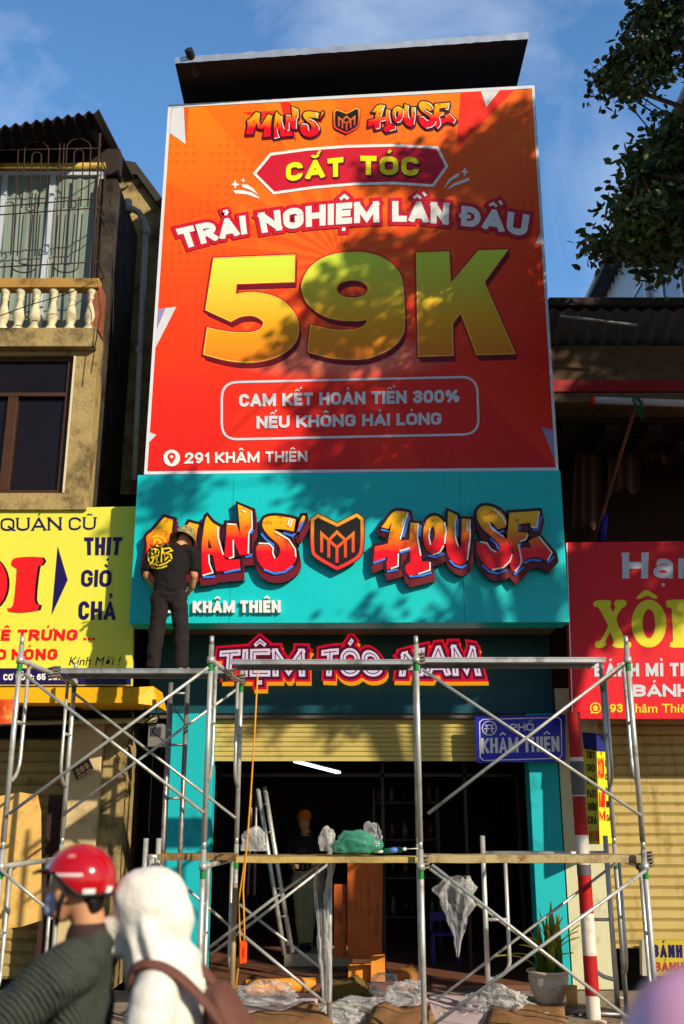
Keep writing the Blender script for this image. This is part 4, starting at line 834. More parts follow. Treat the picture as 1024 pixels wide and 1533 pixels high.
# menu box, low sign, striped pole
mb_ = thing('menu_box', 'narrow yellow two sided menu sign hanging beside the cream wall', 'sign', P(893, 1265, 11.7))
ya = 11.75; A0, A1, B0, B1, C0, C1 = P(874, 1118, ya), P(877, 1264, ya), P(893, 1120, ya - .25), P(898, 1264, ya - .25), P(913, 1122, ya), P(917, 1262, ya)
e = MB(); e.add([A0, B0, B1, A1], [(0, 1, 2, 3)]); e.add([B0, C0, C1, B1], [(0, 1, 2, 3)]); e.add([A0, B0, C0, A1, B1, C1], [(0, 1, 2), (3, 5, 4)]); e.build('light_box', mat('menu_yellow', c(232, 214, 50), .5, var=.05), mb_)
def side_text(s, f0, f1, g0, g1, yt, yb, m, o0, o1):
    """words on the slanting face between two upright edges"""
    gr, tot = text_polys(s, 1.9, .2, 0, .12, .3); e = MB()
    for gi, g_ in enumerate(gr):
        for pl_ in g_:
            vs = []
            for x, y in pl_:
                u = o0 + (o1 - o0) * x / tot; v = yb + (yt - yb) * y; a = f0.lerp(f1, v); b = g0.lerp(g1, v); vs.append(a.lerp(b, u) + Vector((0, -.006 - .0004 * gi, 0)))
            e.add(vs, [tuple(range(len(vs)))])
    e.build('lettering', m, mb_)
for k, (s, m) in enumerate((('THỊT', M_bk), ('GIÒ', M_bk), ('CHẢ', M_bk), ('PATE', M_bk), ('TRỨNG', M_bk), ('CHẢ', M_bk))): side_text(s, A0, A1, B0, B1, .04 + k * .135, .12 + k * .135, m, .18, .82)
for s, a, b in (('XÔI', .1, .32), ('BÁNH', .46, .62), ('MÌ', .66, .76)): side_text(s, B0, B1, C0, C1, a, b, M_rd, .05, .5)
for k, s in enumerate(('GIÒ', 'CHẢ', 'PATE', 'TRỨNG', 'GÀ')): side_text(s, B0, B1, C0, C1, .12 + k * .145, .19 + k * .145, M_bk, .6, .95)
side_text('BÁNH MÌ', A0, A1, B0, B1, .86, .97, M_rd, .08, .95)
e = MB(); e.add([P(871, 1096, ya - .02), P(893, 1098, ya - .26), P(914, 1100, ya - .02), P(874, 1121, ya - .02), P(893.5, 1124, ya - .27), P(913.5, 1125, ya - .02)], [(0, 1, 4, 3), (1, 2, 5, 4), (0, 2, 1)]); e.build('blue_header', mat('blue_print', c(30, 40, 120), .5), mb_)
ls = thing('low_sign', 'low yellow sign reading bánh mì standing under the right shutter', 'sign', P(1010, 1462, 11.9))
e = MB(); e.quadbox(*[P(*v, 11.9) for v in ((975, 1461), (1090, 1463), (1088, 1409), (974, 1408))], (0, .14, 0)); e.build('sign_panel', mat('ochre_sign', c(190, 170, 50), .5), ls)
text('BÁNH MÌ', [(977, 1414), (1046, 1415)], [(978, 1433), (1047, 1434)], 11.9, .004, M_navy, 'lettering', ls, t=.2, gap=.12, serif=.04)
text('BÁNH MÌ', [(980, 1440), (1046, 1441)], [(980.5, 1454), (1047, 1455)], 11.9, .004, mat('brick_print', c(170, 50, 30), .5), 'lettering', ls, t=.2, gap=.12, serif=.04)
e = MB(); e.quadbox(*[P(*v, 11.92) for v in ((962, 1461), (973, 1461), (972, 1408), (961, 1408))], (0, .1, 0)); e.build('sign_side', mat('pale_side', c(180, 176, 160), .6), ls)
YP = 10.4; pxx = XP(858.5, 1066, YP)
sp = thing('striped_pole', 'red and white striped pole standing in front of the cream wall', 'pole', (pxx, YP, -.02))
ys = [1560, 1490, 1430, 1367, 1308, 1250, 1192, 1134, 1066]; 
e = MB(); M_pw = mat('pole_white', c(222, 216, 204), .5, dirt=c(150, 140, 124), damt=.3, dscale=6); M_pr = mat('pole_red', c(176, 24, 28), .5, dirt=c(110, 30, 26), damt=.3, dscale=6)
for i in range(8):
    z0, z1 = ZP(ys[i], YP) if i else -.02, ZP(ys[i + 1], YP); e.lathe([(.066, z0 - .0), (.066, z1)], (pxx, YP, 0), 20, i % 2)
e.lathe([(.066, ZP(1066, YP)), (.0, ZP(1066, YP) + .005)], (pxx, YP, 0), 20, 1); e.build('painted_tube', [M_pw, M_pr], sp)
e = MB(); e.lathe([(.069, ZP(1310, YP)), (.069, ZP(1294, YP))], (pxx, YP, 0), 20); e.build('grey_wrap_and_shade', mat('grey_wrap_and_shade', c(96, 94, 100), .5), sp); e = MB(); e.lathe([(.069, ZP(1190, YP)), (.069, ZP(1140, YP))], (pxx, YP, 0), 20); e.build('grey_wrap_and_shade', mat('grey_wrap_and_shade', c(96, 94, 100), .5), sp)  # upper ring greys the white band to paint its shade; lower ring is wrap

# tall pale building behind
tb = thing('tall_building', 'tall pale corrugated building rising behind the tree and dark house', 'building', (10, 18, 0))
hz = ZP(0, 10); et = 13.92; n = 140; e = MB(); vs = []
for i in range(n + 1): y = 12.8 + 15 * i / n; vs += [(6.42 + .035 * math.sin(i * 2.1), y, 0), (6.42 + .035 * math.sin(i * 2.1), y, et)]
e.add(vs, [(2 * i, 2 * i + 2, 2 * i + 3, 2 * i + 1) for i in range(n)], 0, True); e.build('side_wall', mat('pale_cladding', c(188, 198, 214), .5, .1, var=.08), tb)
e = MB(); e.box(6.46, 16, 12.8, 27.8, 0, et - .02); e.build('body', mat('pale_wall', c(180, 184, 192), .7), tb)
e = MB(); e.box(6.0, 16, 12.6, 28, et, et + .12); e.build('roof', mat('eave_dark', c(60, 64, 72), .6), tb)
e = MB(); e.tube([(6.0, 12.6, et + .05), (6.0, 28, et + .05)], .06); e.build('gutter', mat('pale_gutter', c(196, 202, 210), .4), tb)
for k in range(3):
    y0 = 15.5 + k * 3; e = MB()
    for yy in (y0, y0 + 1.0, y0 + 2.0): e.box(6.3, 6.38, yy - .04, yy + .04, 9.5, 12.6)
    for zz_ in (9.5, 11, 12.56): e.box(6.31, 6.37, y0, y0 + 2, zz_, zz_ + .06)
    wfr = e.build('window', mat('white_sash', c(214, 218, 224), .4), tb); e = MB(); e.box(6.33, 6.34, y0, y0 + 2, 9.5, 12.6); e.build('pane', glass_mat('blue_glass', c(60, 80, 120)), wfr)

# ------------------------------------------------------------------ scaffold
YA, YBk = 9.1, 10.75; ZT = 3.20; PITCH = 1.78
sc_ = thing('scaffold', 'tubular steel scaffold with crossed braces in front of the teal shop', 'scaffold', (0, 9.9, -.13))
TR = .024
def frame(xf, xb, z0, yf=YA, yb=YBk, pin=True):
    e = MB(); zt = z0 + PITCH - .20; D = lambda u: (xf + (xb - xf) * u, yf + (yb - yf) * u)
    for u in (0, 1): x, y = D(u); e.tube([(x, y, z0), (x, y, z0 + PITCH - .06)], TR); e.tube([(x, y, z0 + PITCH - .06), (x, y, z0 + PITCH + .02)], TR * .82)
    a, b = D(0), D(1); e.tube([(*a, zt), (*b, zt)], TR)
    for u0, s in ((0, 1), (1, -1)):
        w_ = .14 * s; x1, y1 = D(u0 + w_); x0, y0 = D(u0); pts = [(x1, y1, zt), (x1, y1, zt - .85)]
        for k in range(1, 6):
            t = R(90 * k / 5); u_ = u0 + w_ * math.cos(t); pts.append((*D(u_), zt - .85 - .22 * math.sin(t)))
        e.tube(pts, TR * .72, n=8); e.tube([(x0, y0, zt - .55), (x1, y1, zt - .55)], TR * .7, n=8)
        e.tube([(x0, y0, zt - .03), (x0, y0, zt + .03)], TR * 1.5)
    fo = e.build('frame', M_steel, sc_)
    e = MB()
    for u in (0, 1): x, y = D(u); e.tube([(x, y, zt - .10), (x, y, zt - .03)], TR * 1.06, cap=False)
    e.build('green_band', M_green_tape, fo)
FX = [(-2.94, -2.87), (-1.197, -1.08), (.68, .78), (2.61, 2.79)]
for xf, xb in FX:
    frame(xf, xb, ZT - PITCH + .20); frame(xf, xb, ZT - 2 * PITCH + .20)
def brace(p0, p1, Y):
    e = MB(); a, b = P(*p0, Y), P(*p1, Y); a = a.lerp(b, .012); e.tube([a, b], .0145, n=8); bo_ = e.build('cross_brace', M_steel, sc_)
for p0, p1, Y in (((33, 1007), (305, 1217), YA - .03), ((10, 1221), (312, 999), YA - .06), ((109, 1036), (353, 1225), YBk - .03), ((90, 1223), (357, 1030), YBk - .06),
                  ((629, 1000), (960, 1221), YA - .03), ((637, 1221), (934, 992), YA - .06), ((643, 1292), (950, 1532), YA - .03), ((640, 1540), (967, 1303), YA - .06),
                  ((640, 1298), (925, 1510), YBk - .03), ((650, 1500), (925, 1290), YBk - .06), ((309, 1422), (490, 1284), YA + .5), ((312, 1432), (492, 1293), YBk - .06),
                  ((357, 1353), (484, 1452), YBk - .03), ((355, 1393), (487, 1502), YA + .5), ((0, 1302), (70, 1360), YA - .03), ((236, 1292), (350, 1392), YBk)):
    brace(p0, p1, Y)
e = MB(); yl = 11.0
for (a, b) in (((256, 1022), (238, 1300)), ((281, 1024), (262, 1300))): q0 = P(*a, yl); e.tube([(q0.x, yl, 0), (q0.x, yl, q0.z)], .026)
for y in (1038, 1115, 1195): e.tube([P(255 - (y - 1024) * .06, y, yl), P(280 - (y - 1024) * .06, y, yl)], .014)
e.build('access_ladder', M_steel2, sc_)
e = MB(); q0 = P(494, 1246, 9.9); e.tube([(q0.x, 9.9, -.02), (q0.x, 9.9, q0.z)], .024); e.build('standard', M_steel, sc_)
e = MB(); q0 = P(352, 1322, 10.3); e.tube([(q0.x, 10.3, 0), (q0.x, 10.3, q0.z)], .026); e.build('standard', mat('sandy_tube', c(176, 150, 110), .5, .4, var=.2), sc_)
e = MB()
for (x, y, z) in ((-1.1, 10.72, ZT + .02), (-1.16, 10.2, ZT + .0), (.7, 9.12, ZT), (.71, 9.2, 1.44), (2.65, 9.3, 1.44), (2.66, 9.2, 1.46), (-2.9, 10.0, ZT)):
    for k in range(4): e.tube([(x - .05, y, z - .05 + k * .03), (x + .04, y - .05, z - .03 + k * .03), (x + .06, y + .05, z - .02 + k * .03), (x - .05, y + .04, z - .04 + k * .03)], .012, n=6)
e.build('rope_lashing', mat('grey_lashing', c(120, 110, 96), .9, var=.3), sc_)
M_deck = mat('steel_deck', c(176, 180, 182), .45, .6, var=.2, vscale=5, dirt=c(110, 104, 96), dscale=4, damt=.4)
def deck(px0, px1, py, Yd, dep, lab, m, z=ZT + .026, th=.05, name='steel_deck', cat='deck', grp='steel decks on the scaffold top'):
    e = MB(); x0, x1 = XP(px0, py, Yd), XP(px1, py, Yd)
    e.box(x0, x1, Yd, Yd + dep, z + th - .012, z + th); e.box(x0, x1, Yd, Yd + .012, z, z + th - .013); e.box(x0, x1, Yd + dep - .012, Yd + dep, z, z + th - .013)
    o = e.build(name, m, None, bevel=.003); tag(o, lab, cat, grp); return o
deck(84, 338, 1007, 10.18, .42, 'grey steel deck with the barefoot sign fitter standing on it', M_deck); deck(345, 622, 1000, 9.55, .42, 'grey steel deck crossing in front of the red tiệm tóc nam words', M_deck); deck(634, 908, 1000, 9.42, .42, 'grey steel deck above the blue street plate', M_deck)
def plank(px0, px1, py, Yd, dep, th, lab, m, tilt=0.0, z=1.445):
    e = MB(); x0, x1 = XP(px0, py, Yd), XP(px1, py, Yd); n = 14
    vs = []
    for i in range(n + 1):
        x = x0 + (x1 - x0) * i / n; dz = .002 * math.sin(i * 1.7) + tilt * i / n; dy = random.uniform(-.006, .006)
        vs += [(x, Yd + dy, z + dz), (x, Yd + dep - dy, z + dz), (x, Yd + dep - dy, z + th + dz), (x, Yd + dy, z + th + dz)]
    fs = [(0, 1, 2, 3), tuple(4 * n + k for k in (3, 2, 1, 0))]
    for i in range(n):
        o = 4 * i
        for a, b in ((0, 1), (1, 2), (2, 3), (3, 0)): fs.append((o + a, o + 4 + a, o + 4 + b, o + b))
    e.add(vs, fs); o = e.build('plank', m, None, bevel=.004); tag(o, lab, 'plank', 'boards on the scaffold middle level'); return o
M_plank2 = mat('pale_plank', c(190, 164, 96), .8, var=.25, vscale=10, bump=.4, dirt=c(120, 92, 56), damt=.35)
M_rustdeck = mat('rusty_painted_board', c(176, 160, 116), .7, .1, var=.2, vscale=6, dirt=c(120, 56, 28), dscale=7, damt=.4)
plank(236, 352, 1280, 9.7, .34, .055, 'short ragged wooden plank at the left end of the middle level', M_plank)
plank(352, 634, 1284, 9.18, .32, .05, 'yellowish wooden plank carrying the green plastic bag', M_plank2); plank(360, 560, 1276, 9.52, .30, .05, 'weathered plank lying behind the yellowish wooden plank', M_plank)
plank(630, 968, 1282, 9.18, .34, .065, 'long rust stained board on the right half of the middle level', M_rustdeck)
# loose frames standing behind
def loose(pxa, pxb, ytop, Yf, lab, rot=0):
    r = thing('spare_scaffold', lab, 'scaffold', (XP((pxa + pxb) / 2, ytop, Yf), Yf, 0), 'spare scaffold frames')
    z1 = ZP(ytop, Yf); xa, xb = XP(pxa, ytop, Yf), XP(pxb, ytop, Yf); e = MB()
    for x in (xa, xb): e.tube([(x, Yf, 0), (x, Yf, z1)], .026)
    zt = z1 - .17; e.tube([(xa, Yf, zt), (xb, Yf, zt)], .024); s_ = .22 if xb - xa > .6 else .05
    for x0, s in ((xa, s_), (xb, -s_)):
        pts = [(x0 + s, Yf, zt), (x0 + s, Yf, zt - 1.0)] + [(x0 + s * math.cos(R(t)), Yf, zt - 1.0 - .16 * math.sin(R(t))) for t in (20, 40, 60, 80, 90)]
        e.tube(pts, .02, n=8); e.tube([(x0, Yf, zt - .62), (x0 + s, Yf, zt - .62)], .016)
    e.build('tube_frame', mat('pale_tube', c(200, 200, 196), .4, .5, var=.12, dirt=c(150, 130, 104), damt=.25), r)
    return r
loose(722, 906, 1251, 10.6, 'spare pale scaffold frame standing before the right teal pillar')
loose(219, 238, 1255, 10.2, 'narrow pale scaffold frame end standing left of the wooden plank')

# ------------------------------------------------------------------ things on and under the planks
def crumple(name, centre, size, m, seed, lab, cat, sub=4, rough=.45, group=None, flat=1.0):
    bm = bmesh.new(); bmesh.ops.create_icosphere(bm, subdivisions=sub, radius=1)
    for v in bm.verts:
        n1 = noise.noise(v.co * 1.5 + Vector((seed, 0, 0))); n2 = 1 - 2 * abs(noise.noise(v.co * 2.6 + Vector((0, seed, 0)))); n3 = 1 - 2 * abs(noise.noise(v.co * 6 + Vector((0, 0, seed))))
        v.co = v.co * (1 + rough * .9 * n1 + rough * .55 * n2 + rough * .22 * n3)
        v.co = Vector((v.co.x * size[0], v.co.y * size[1], v.co.z * size[2]))
        if v.co.z < -size[2] * .6 * flat: v.co.z = -size[2] * .6 * flat
    for f in bm.faces: f.smooth = True
    me = bpy.data.meshes.new(name); bm.to_mesh(me); bm.free(); me.materials.append(m)
    o = bpy.data.objects.new(name, me); COL.objects.link(o); o.location = centre; tag(o, lab, cat, group); return o
M_greenbag = film_mat('green_bag_film', (.10, .48, .32, 1), .30); M_clear2 = film_mat('milky_film', (.95, .95, .96, 1), .10)
zk = 1.50
crumple('plastic_bag', P(379, 1262, 9.4), (.10, .09, .11), M_clear2, 3, 'clear plastic bag heaped on the plank by the orange cord', 'plastic bag')
crumple('plastic_bag', P(533, 1266, 9.35), (.17, .13, .10), M_greenbag, 8, 'translucent green plastic bag spilling over the yellowish plank', 'plastic bag')
crumple('plastic_bag', P(556, 1252, 9.5), (.08, .06, .10), M_clear2, 12, 'upright clear plastic scrap behind the green bag', 'plastic bag')
crumple('plastic_cone', P(490, 1262, 9.42), (.065, .065, .11), M_clear2, 21, 'white crumpled plastic cone standing on the plank at the thin tube', 'plastic')
def hanging_film(name, pts, wid, m, seed, lab, folds=7):
    """a twisted length of film: gathered sheet with folds running down it"""
    e = MB(); n = 40; k = 26; vs = []
    pts = [Vector(q) for q in pts]
    for i in range(n + 1):
        t = i / n * (len(pts) - 1); a = min(int(t), len(pts) - 2); p = pts[a].lerp(pts[a + 1], t - a); w_ = wid[a] + (wid[a + 1] - wid[a]) * (t - a)
        for j in range(k):
            an = 2 * math.pi * j / k; r = w_ * (1 + .35 * math.sin(an * folds + seed + i * .16) + .35 * noise.noise(Vector((math.cos(an) * 1.5, math.sin(an) * 1.5, i * .22 + seed))))
            vs.append(p + Vector((r * math.cos(an), r * .7 * math.sin(an), .03 * noise.noise(Vector((an, i * .3, seed))))))
    e.add(vs, [(i * k + j, i * k + (j + 1) % k, (i + 1) * k + (j + 1) % k, (i + 1) * k + j) for i in range(n) for j in range(k)], 0, True)
    return tag(e.build(name, m, None), lab, 'plastic film')
hanging_film('film_wrap', [P(486, 1290, 9.82), P(480, 1340, 9.82), P(483, 1400, 9.83), P(487, 1440, 9.83), P(489, 1500, 9.83)], [.085, .05, .04, .05, .03], M_film, 1, 'clear plastic film wound down the thin scaffold tube')
hanging_film('film_bag', [P(687, 1312, 9.3), P(683, 1330, 9.3), P(682, 1352, 9.3), P(684, 1375, 9.3), P(686, 1402, 9.3), P(685, 1432, 9.3)], [.09, .15, .12, .08, .03, .008], M_film, 5, 'torn clear plastic bag hanging from the brace under the right board')
tb_ = thing('sealant_tube', 'green sealant cartridge with white nozzle lying on the yellowish plank', 'sealant tube', P(588, 1274, 9.3))
e = MB(); e.tube([P(575, 1274.5, 9.3), P(602, 1271.5, 9.3)], .024, n=14); e.build('cartridge', mat('green_cartridge', c(16, 120, 86), .4), tb_)
e = MB(); e.tube([P(583, 1273.6, 9.298), P(597, 1272, 9.298)], .0245, n=14); e.build('cartridge_label', mat('blue_label', c(90, 130, 200), .5), tb_)
e = MB(); e.tube([P(560, 1276, 9.3), P(574, 1274.6, 9.3)], [.007, .013], n=10); e.tube([P(602, 1271.5, 9.3), P(608, 1271, 9.3)], .014, n=10); e.tube([P(608, 1271, 9.3), P(628, 1270, 9.3)], .004, n=6); e.build('nozzle', mat('white_nozzle', c(220, 224, 216), .4), tb_)
lv = thing('orange_float', 'orange plastic tool hanging on a yellow cord below the planks', 'tool', P(364, 1442, 9.0))
e = MB(); yv = 9.0; poly(e, [(362.5, 1408), (367, 1408), (370, 1413), (369, 1441), (359, 1443), (359, 1412)], yv, 0, depth=.03); poly(e, [(362.5, 1408), (367, 1408), (370, 1413), (369, 1441), (359, 1443), (359, 1412)], yv + .03); e.build('body', mat('orange_plastic', c(250, 84, 20), .4), lv)
e = MB(); poly(e, [(363, 1418), (366, 1418), (366, 1434), (363, 1435)], yv - .003, 0); e.build('slot', mat('dark_orange', c(190, 50, 14), .5), lv)
def cord(pts, r, m, lab, name='cord'): e = MB(); e.tube(pts, r, n=6); return tag(e.build(name, m, None), lab, 'cord')
M_cord = mat('yellow_cord', c(220, 150, 40), .6, var=.15)
cord([P(386, 1003, 8.98), P(381, 1100, 8.99), P(376, 1180, 9.0), P(370, 1260, 9.0), P(364, 1330, 9.0), P(366, 1395, 9.0), P(365, 1408, 9.0)], .008, M_cord, 'yellow cord hanging straight down from the middle deck to the orange tool')
cord([P(376, 1190, 9.06), P(369, 1270, 9.06), P(357, 1350, 9.06), P(360, 1420, 9.08), P(354, 1470, 9.1), P(350, 1500, 9.15)], .007, M_cord, 'loose orange yellow cord drooping beside the orange tool')
# ------------------------------------------------------------------ inside the shop
ld = thing('step_ladder', 'tall aluminium step ladder inside the dark shop doorway', 'ladder', P(415, 1440, 12.6)); yl = 12.65
def pole2(mbx, a, b, r=.02, Y=yl): mbx.tube([P(*a, Y), P(*b, Y)], r, n=8)
e = MB(); pole2(e, (386, 1180), (426, 1430), .028); pole2(e, (396, 1178), (437, 1426), .028, yl + .02); e.build('front_rail', M_steel, ld)
e = MB(); pole2(e, (377, 1180), (371, 1340), .018, yl + .3); pole2(e, (384, 1180), (381, 1340), .018, yl + .3); e.build('rear_rail', M_steel2, ld)
for k in range(6): e = MB(); pole2(e, (391 + 7 * k, 1205 + 42 * k), (401 + 7 * k, 1203 + 42 * k), .014); e.build('rung', M_steel2, ld)
wd = thing('timber_board', 'reddish brown wooden door panel leaning inside the shop', 'door panel', P(532, 1435, 13.0)); yw = 12.75
M_wd = mat('red_wood', c(190, 92, 34), .5, var=.35, vscale=5, dirt=c(110, 44, 16), dscale=6, damt=.35, streak=True)
e = MB(); e.quadbox(*[P(*v, yw) for v in ((520, 1436), (572, 1436), (573, 1285), (520, 1285))], (0, .05, 0)); e.build('panel', M_wd, wd, bevel=.004)
e = MB(); e.quadbox(*[P(*v, yw + .07) for v in ((500, 1434), (519, 1434), (519, 1324), (500, 1324))], (0, .05, 0)); e.build('side_panel', M_wd, wd, bevel=.004)
fl_ = thing('ceiling_light', 'lit fluorescent strip on the dark shop ceiling', 'light', P(475, 1148, 14.5))
e = MB(); a, b = P(440, 1139, 14.5), P(510, 1157, 14.0); segs = []
for k in range(3): e.tube([a.lerp(b, k / 3 + .01), a.lerp(b, (k + 1) / 3 - .02)], .026, n=10)
e.build('strip', mat('lit_strip', (.9, .95, 1, 1), .4, emit=((.88, .95, 1, 1), 2.2)), fl_)
e = MB(); e.tube([a + Vector((0, 0, .05)), b + Vector((0, 0, .05))], .03, n=8); e.build('fitting', M_black, fl_)
# ------------------------------------------------------------------ rubbish on the pavement
M_card = mat('brown_cardboard', c(150, 108, 68), .9, var=.3, vscale=5, bump=.5, bscale=14, dirt=c(100, 70, 44), damt=.45)
M_pink = mat('pale_board', c(206, 186, 190), .6, var=.06, dirt=c(170, 140, 130), damt=.3)
def sheet(name, pts, z, m, lab, cat, amp=.03, seed=0):
    c0 = [PG(*p, z) for p in pts]; e = MB(); n = 10; vs = []
    for i in range(n + 1):
        for j in range(n + 1):
            a = c0[0].lerp(c0[1], i / n); b = c0[3].lerp(c0[2], i / n); q = a.lerp(b, j / n); q.z = z + amp * (.5 + noise.noise(Vector((i * .28 + seed, j * .28, seed)))) ; vs.append(q)
    f_ = [(i * (n + 1) + j, (i + 1) * (n + 1) + j, (i + 1) * (n + 1) + j + 1, i * (n + 1) + j + 1) for i in range(n) for j in range(n)]
    e.add(vs, f_, 0, True); o = e.build(name, m, None); o.modifiers.new('solid', 'SOLIDIFY').thickness = .006; return tag(o, lab, cat)
sheet('pale_board', [(352, 1502), (478, 1488), (470, 1540), (330, 1545)], .02, M_pink, 'pale pinkish board sheet lying on the pavement behind the backpack', 'board', .03, 1)
sheet('pale_board', [(600, 1490), (735, 1494), (745, 1545), (585, 1545)], .02, M_pink, 'pale pinkish board sheet lying left of the potted plant', 'board', .03, 2)
sheet('cardboard', [(365, 1525), (470, 1505), (520, 1560), (350, 1560)], .08, M_card, 'torn brown cardboard at the foot of the film wrapped tube', 'cardboard', .045, 3)
sheet('cardboard', [(560, 1512), (640, 1500), (660, 1560), (540, 1560)], .07, M_card, 'curled brown cardboard in the middle of the film heap', 'cardboard', .06, 4)
sheet('cardboard', [(735, 1508), (845, 1512), (850, 1560), (720, 1560)], .05, M_card, 'flat brown cardboard in front of the potted plant', 'cardboard', .05, 5)
def cbox(px, py, Y, wx, wz, dy, lab, m, tilt=0):
    q = P(px, py, Y); r = thing('cardboard_box', lab, 'box', q); e = MB(); e.box(q.x - wx / 2, q.x + wx / 2, q.y, q.y + dy, q.z, q.z + wz); b_ = e.build('carton', m, r, bevel=.004)
    e = MB(); a = q + Vector((-wx / 2, 0, wz)); e.quadbox(a, a + Vector((wx, 0, 0)), a + Vector((wx * .95, -.10, .03)), a + Vector((.02, -.12, .02)), (0, .004, .006)); e.build('flap', m, r)
    return r
M_carto = mat('orange_carton', c(226, 146, 50), .75, var=.15, dirt=c(170, 90, 40), damt=.3)
cbox(540, 1478, 12.25, .28, .22, .2, 'orange cardboard box with an open flap on the shop floor', M_carto)
cbox(566, 1470, 12.15, .16, .26, .16, 'small upright orange carton next to the plastic ball', M_carto)
crumple('sack', P(615, 1468, 12.4), (.16, .14, .14), mat('tan_sack', c(180, 120, 60), .9, var=.25), 31, 'small tan sack at the right of the cardboard boxes', 'sack', 3, .3)
crumple('sack', P(520, 1490, 11.6), (.20, .16, .15), mat('olive_sack', c(110, 90, 40), .9, var=.3), 33, 'dark olive sack lying among the plastic film', 'sack', 3, .45)
crumple('plastic_ball', P(577, 1478, 11.2), (.13, .12, .13), M_clear2, 41, 'round ball of scrunched clear film beside the cartons', 'plastic film', 4, .35)
for k, (px, py, sx, sz, lab) in enumerate(((395, 1490, .24, .10, 'heap of clear and green film at the left of the pavement'), (545, 1512, .30, .09, 'long heap of clear film in the middle of the pavement'), (500, 1520, .22, .07, 'low heap of clear film at the foot of the thin tube'),
        (610, 1490, .16, .10, 'small heap of clear film left of the board sheet'), (745, 1505, .24, .12, 'heap of shiny clear film before the white pot'), (800, 1532, .22, .07, 'low heap of clear film at the foot of the striped pole'), (420, 1532, .18, .06, 'flat heap of clear film on the left cardboard'))):
    crumple('film_heap', P(px, py, 10.6 if py < 1515 else 10.25) , (sx, .18, sz), M_film if k % 2 else M_clear2, 50 + k, lab, 'plastic film', 5, .55)
e = MB(); a, b = P(368, 1478, 11.8), P(472, 1474, 11.9); e.tube([a, a.lerp(b, .6), b], .075, n=18, cap=False); e.tube([a, a.lerp(b, .6), b], .06, n=18); tag(e.build('paper_roll', mat('orange_roll', c(228, 150, 50), .7, var=.12), None), 'orange paper roll lying in front of the tiled step', 'roll')
e = MB(); a, b = P(455, 1504, 10.5), P(470, 1512, 10.7); e.tube([a, b], .03, n=14, cap=False); tag(e.build('tape_roll', mat('white_roll', c(210, 196, 180), .6), None), 'small white paper tube on the left cardboard', 'roll')
ch = thing('plastic_chair', 'small violet plastic chair in the gloom right of the doorway middle', 'chair', P(672, 1470, 12.6))
q = P(672, 1470, 12.6) * 1.0; M_vio = mat('violet_plastic', c(56, 40, 130), .4); zf_ = .05
for nm, bx in (('seat', (-.18, .18, 0, .34, .34, .37)), ('backrest', (-.18, .18, .31, .34, .48, .60)), ('leg', (-.18, -.14, 0, .04, .0, .338)), ('leg', (.14, .18, 0, .04, .0, .338)), ('leg', (-.18, -.14, .3, .34, .0, .478)), ('leg', (.14, .18, .3, .34, .0, .478))):
    e = MB(); e.box(q.x * 1.06 + bx[0], q.x * 1.06 + bx[1], 13.5 + bx[2], 13.5 + bx[3], zf_ + bx[4], zf_ + bx[5]); e.build(nm, M_vio, ch, bevel=.008)
# potted plant
pz = PG(822, 1506, 0); pt = thing('potted_plant', 'white carved pot with long strap leaved plant before the teal pillar', 'plant', (pz.x, 11.2, 0)); ppx = XP(822, 1480, 11.2)
pot_h = ZP(1452, 11.2); e = MB(); e.lathe([(.0, 0), (.125, 0), (.14, .03), (.185, pot_h * .4), (.205, pot_h * .75), (.20, pot_h * .9), (.222, pot_h * .94), (.222, pot_h), (.19, pot_h), (.18, pot_h - .05), (0, pot_h - .05)], (ppx, 11.2, .0), 36)
e.build('pot', mat('white_pot', c(214, 196, 178), .8, var=.1, bump=1.0, bscale=18, dirt=c(150, 124, 100), damt=.35), pt)
M_leaf = grad('strap_leaf', [(0, c(60, 88, 20)), (.5, c(92, 112, 24)), (1, c(190, 180, 60))], rough=.4)
def blade(root, ang, length, lean, wid, n=9):
    e = MB(); vs = []
    for i in range(n + 1):
        t = i / n; r = lean * t ** 1.5; zz_ = length * (t - .55 * (lean / length) * t * t * 1.1); p = Vector(root) + Vector((math.cos(ang) * r, math.sin(ang) * r, zz_)); w_ = wid * math.sin(math.pi * (.12 + .88 * t) ** .8) + .004; s = Vector((-math.sin(ang), math.cos(ang), 0))
        vs += [p + s * w_ + Vector((0, 0, .012)), p, p - s * w_ + Vector((0, 0, .012))]
    e.add(vs, [(3 * i + a, 3 * i + 3 + a, 3 * i + 4 + a, 3 * i + 1 + a) for i in range(n) for a in (0, 1)], 0, True); return e
rng = random.Random(5)
for i in range(34):
    a = rng.uniform(0, 2 * math.pi); out_ = rng.random(); e = blade((ppx + rng.uniform(-.12, .12), 11.2 + rng.uniform(-.1, .1), pot_h - .04), a, rng.uniform(.35, .78), rng.uniform(.05, .16) if out_ < .45 else rng.uniform(.28, .5), rng.uniform(.022, .038)); e.build('leaf', M_leaf, pt)
e = MB(); q = PG(857, 1508, 0); e.lathe([(0, 0), (.055, 0), (.06, .2), (0, .2)], (q.x, q.y, 0), 16); tag(e.build('wood_stump', mat('cut_wood', c(196, 150, 80), .8, var=.15), None), 'short round wood block between the white pot and the striped pole', 'wood block')
e = MB(); e.tube([PG(790, 1512, .02), PG(945, 1520, .03)], .022); tag(e.build('loose_tube', M_steel2, None), 'loose steel tube lying on the pavement behind the striped pole', 'tube')

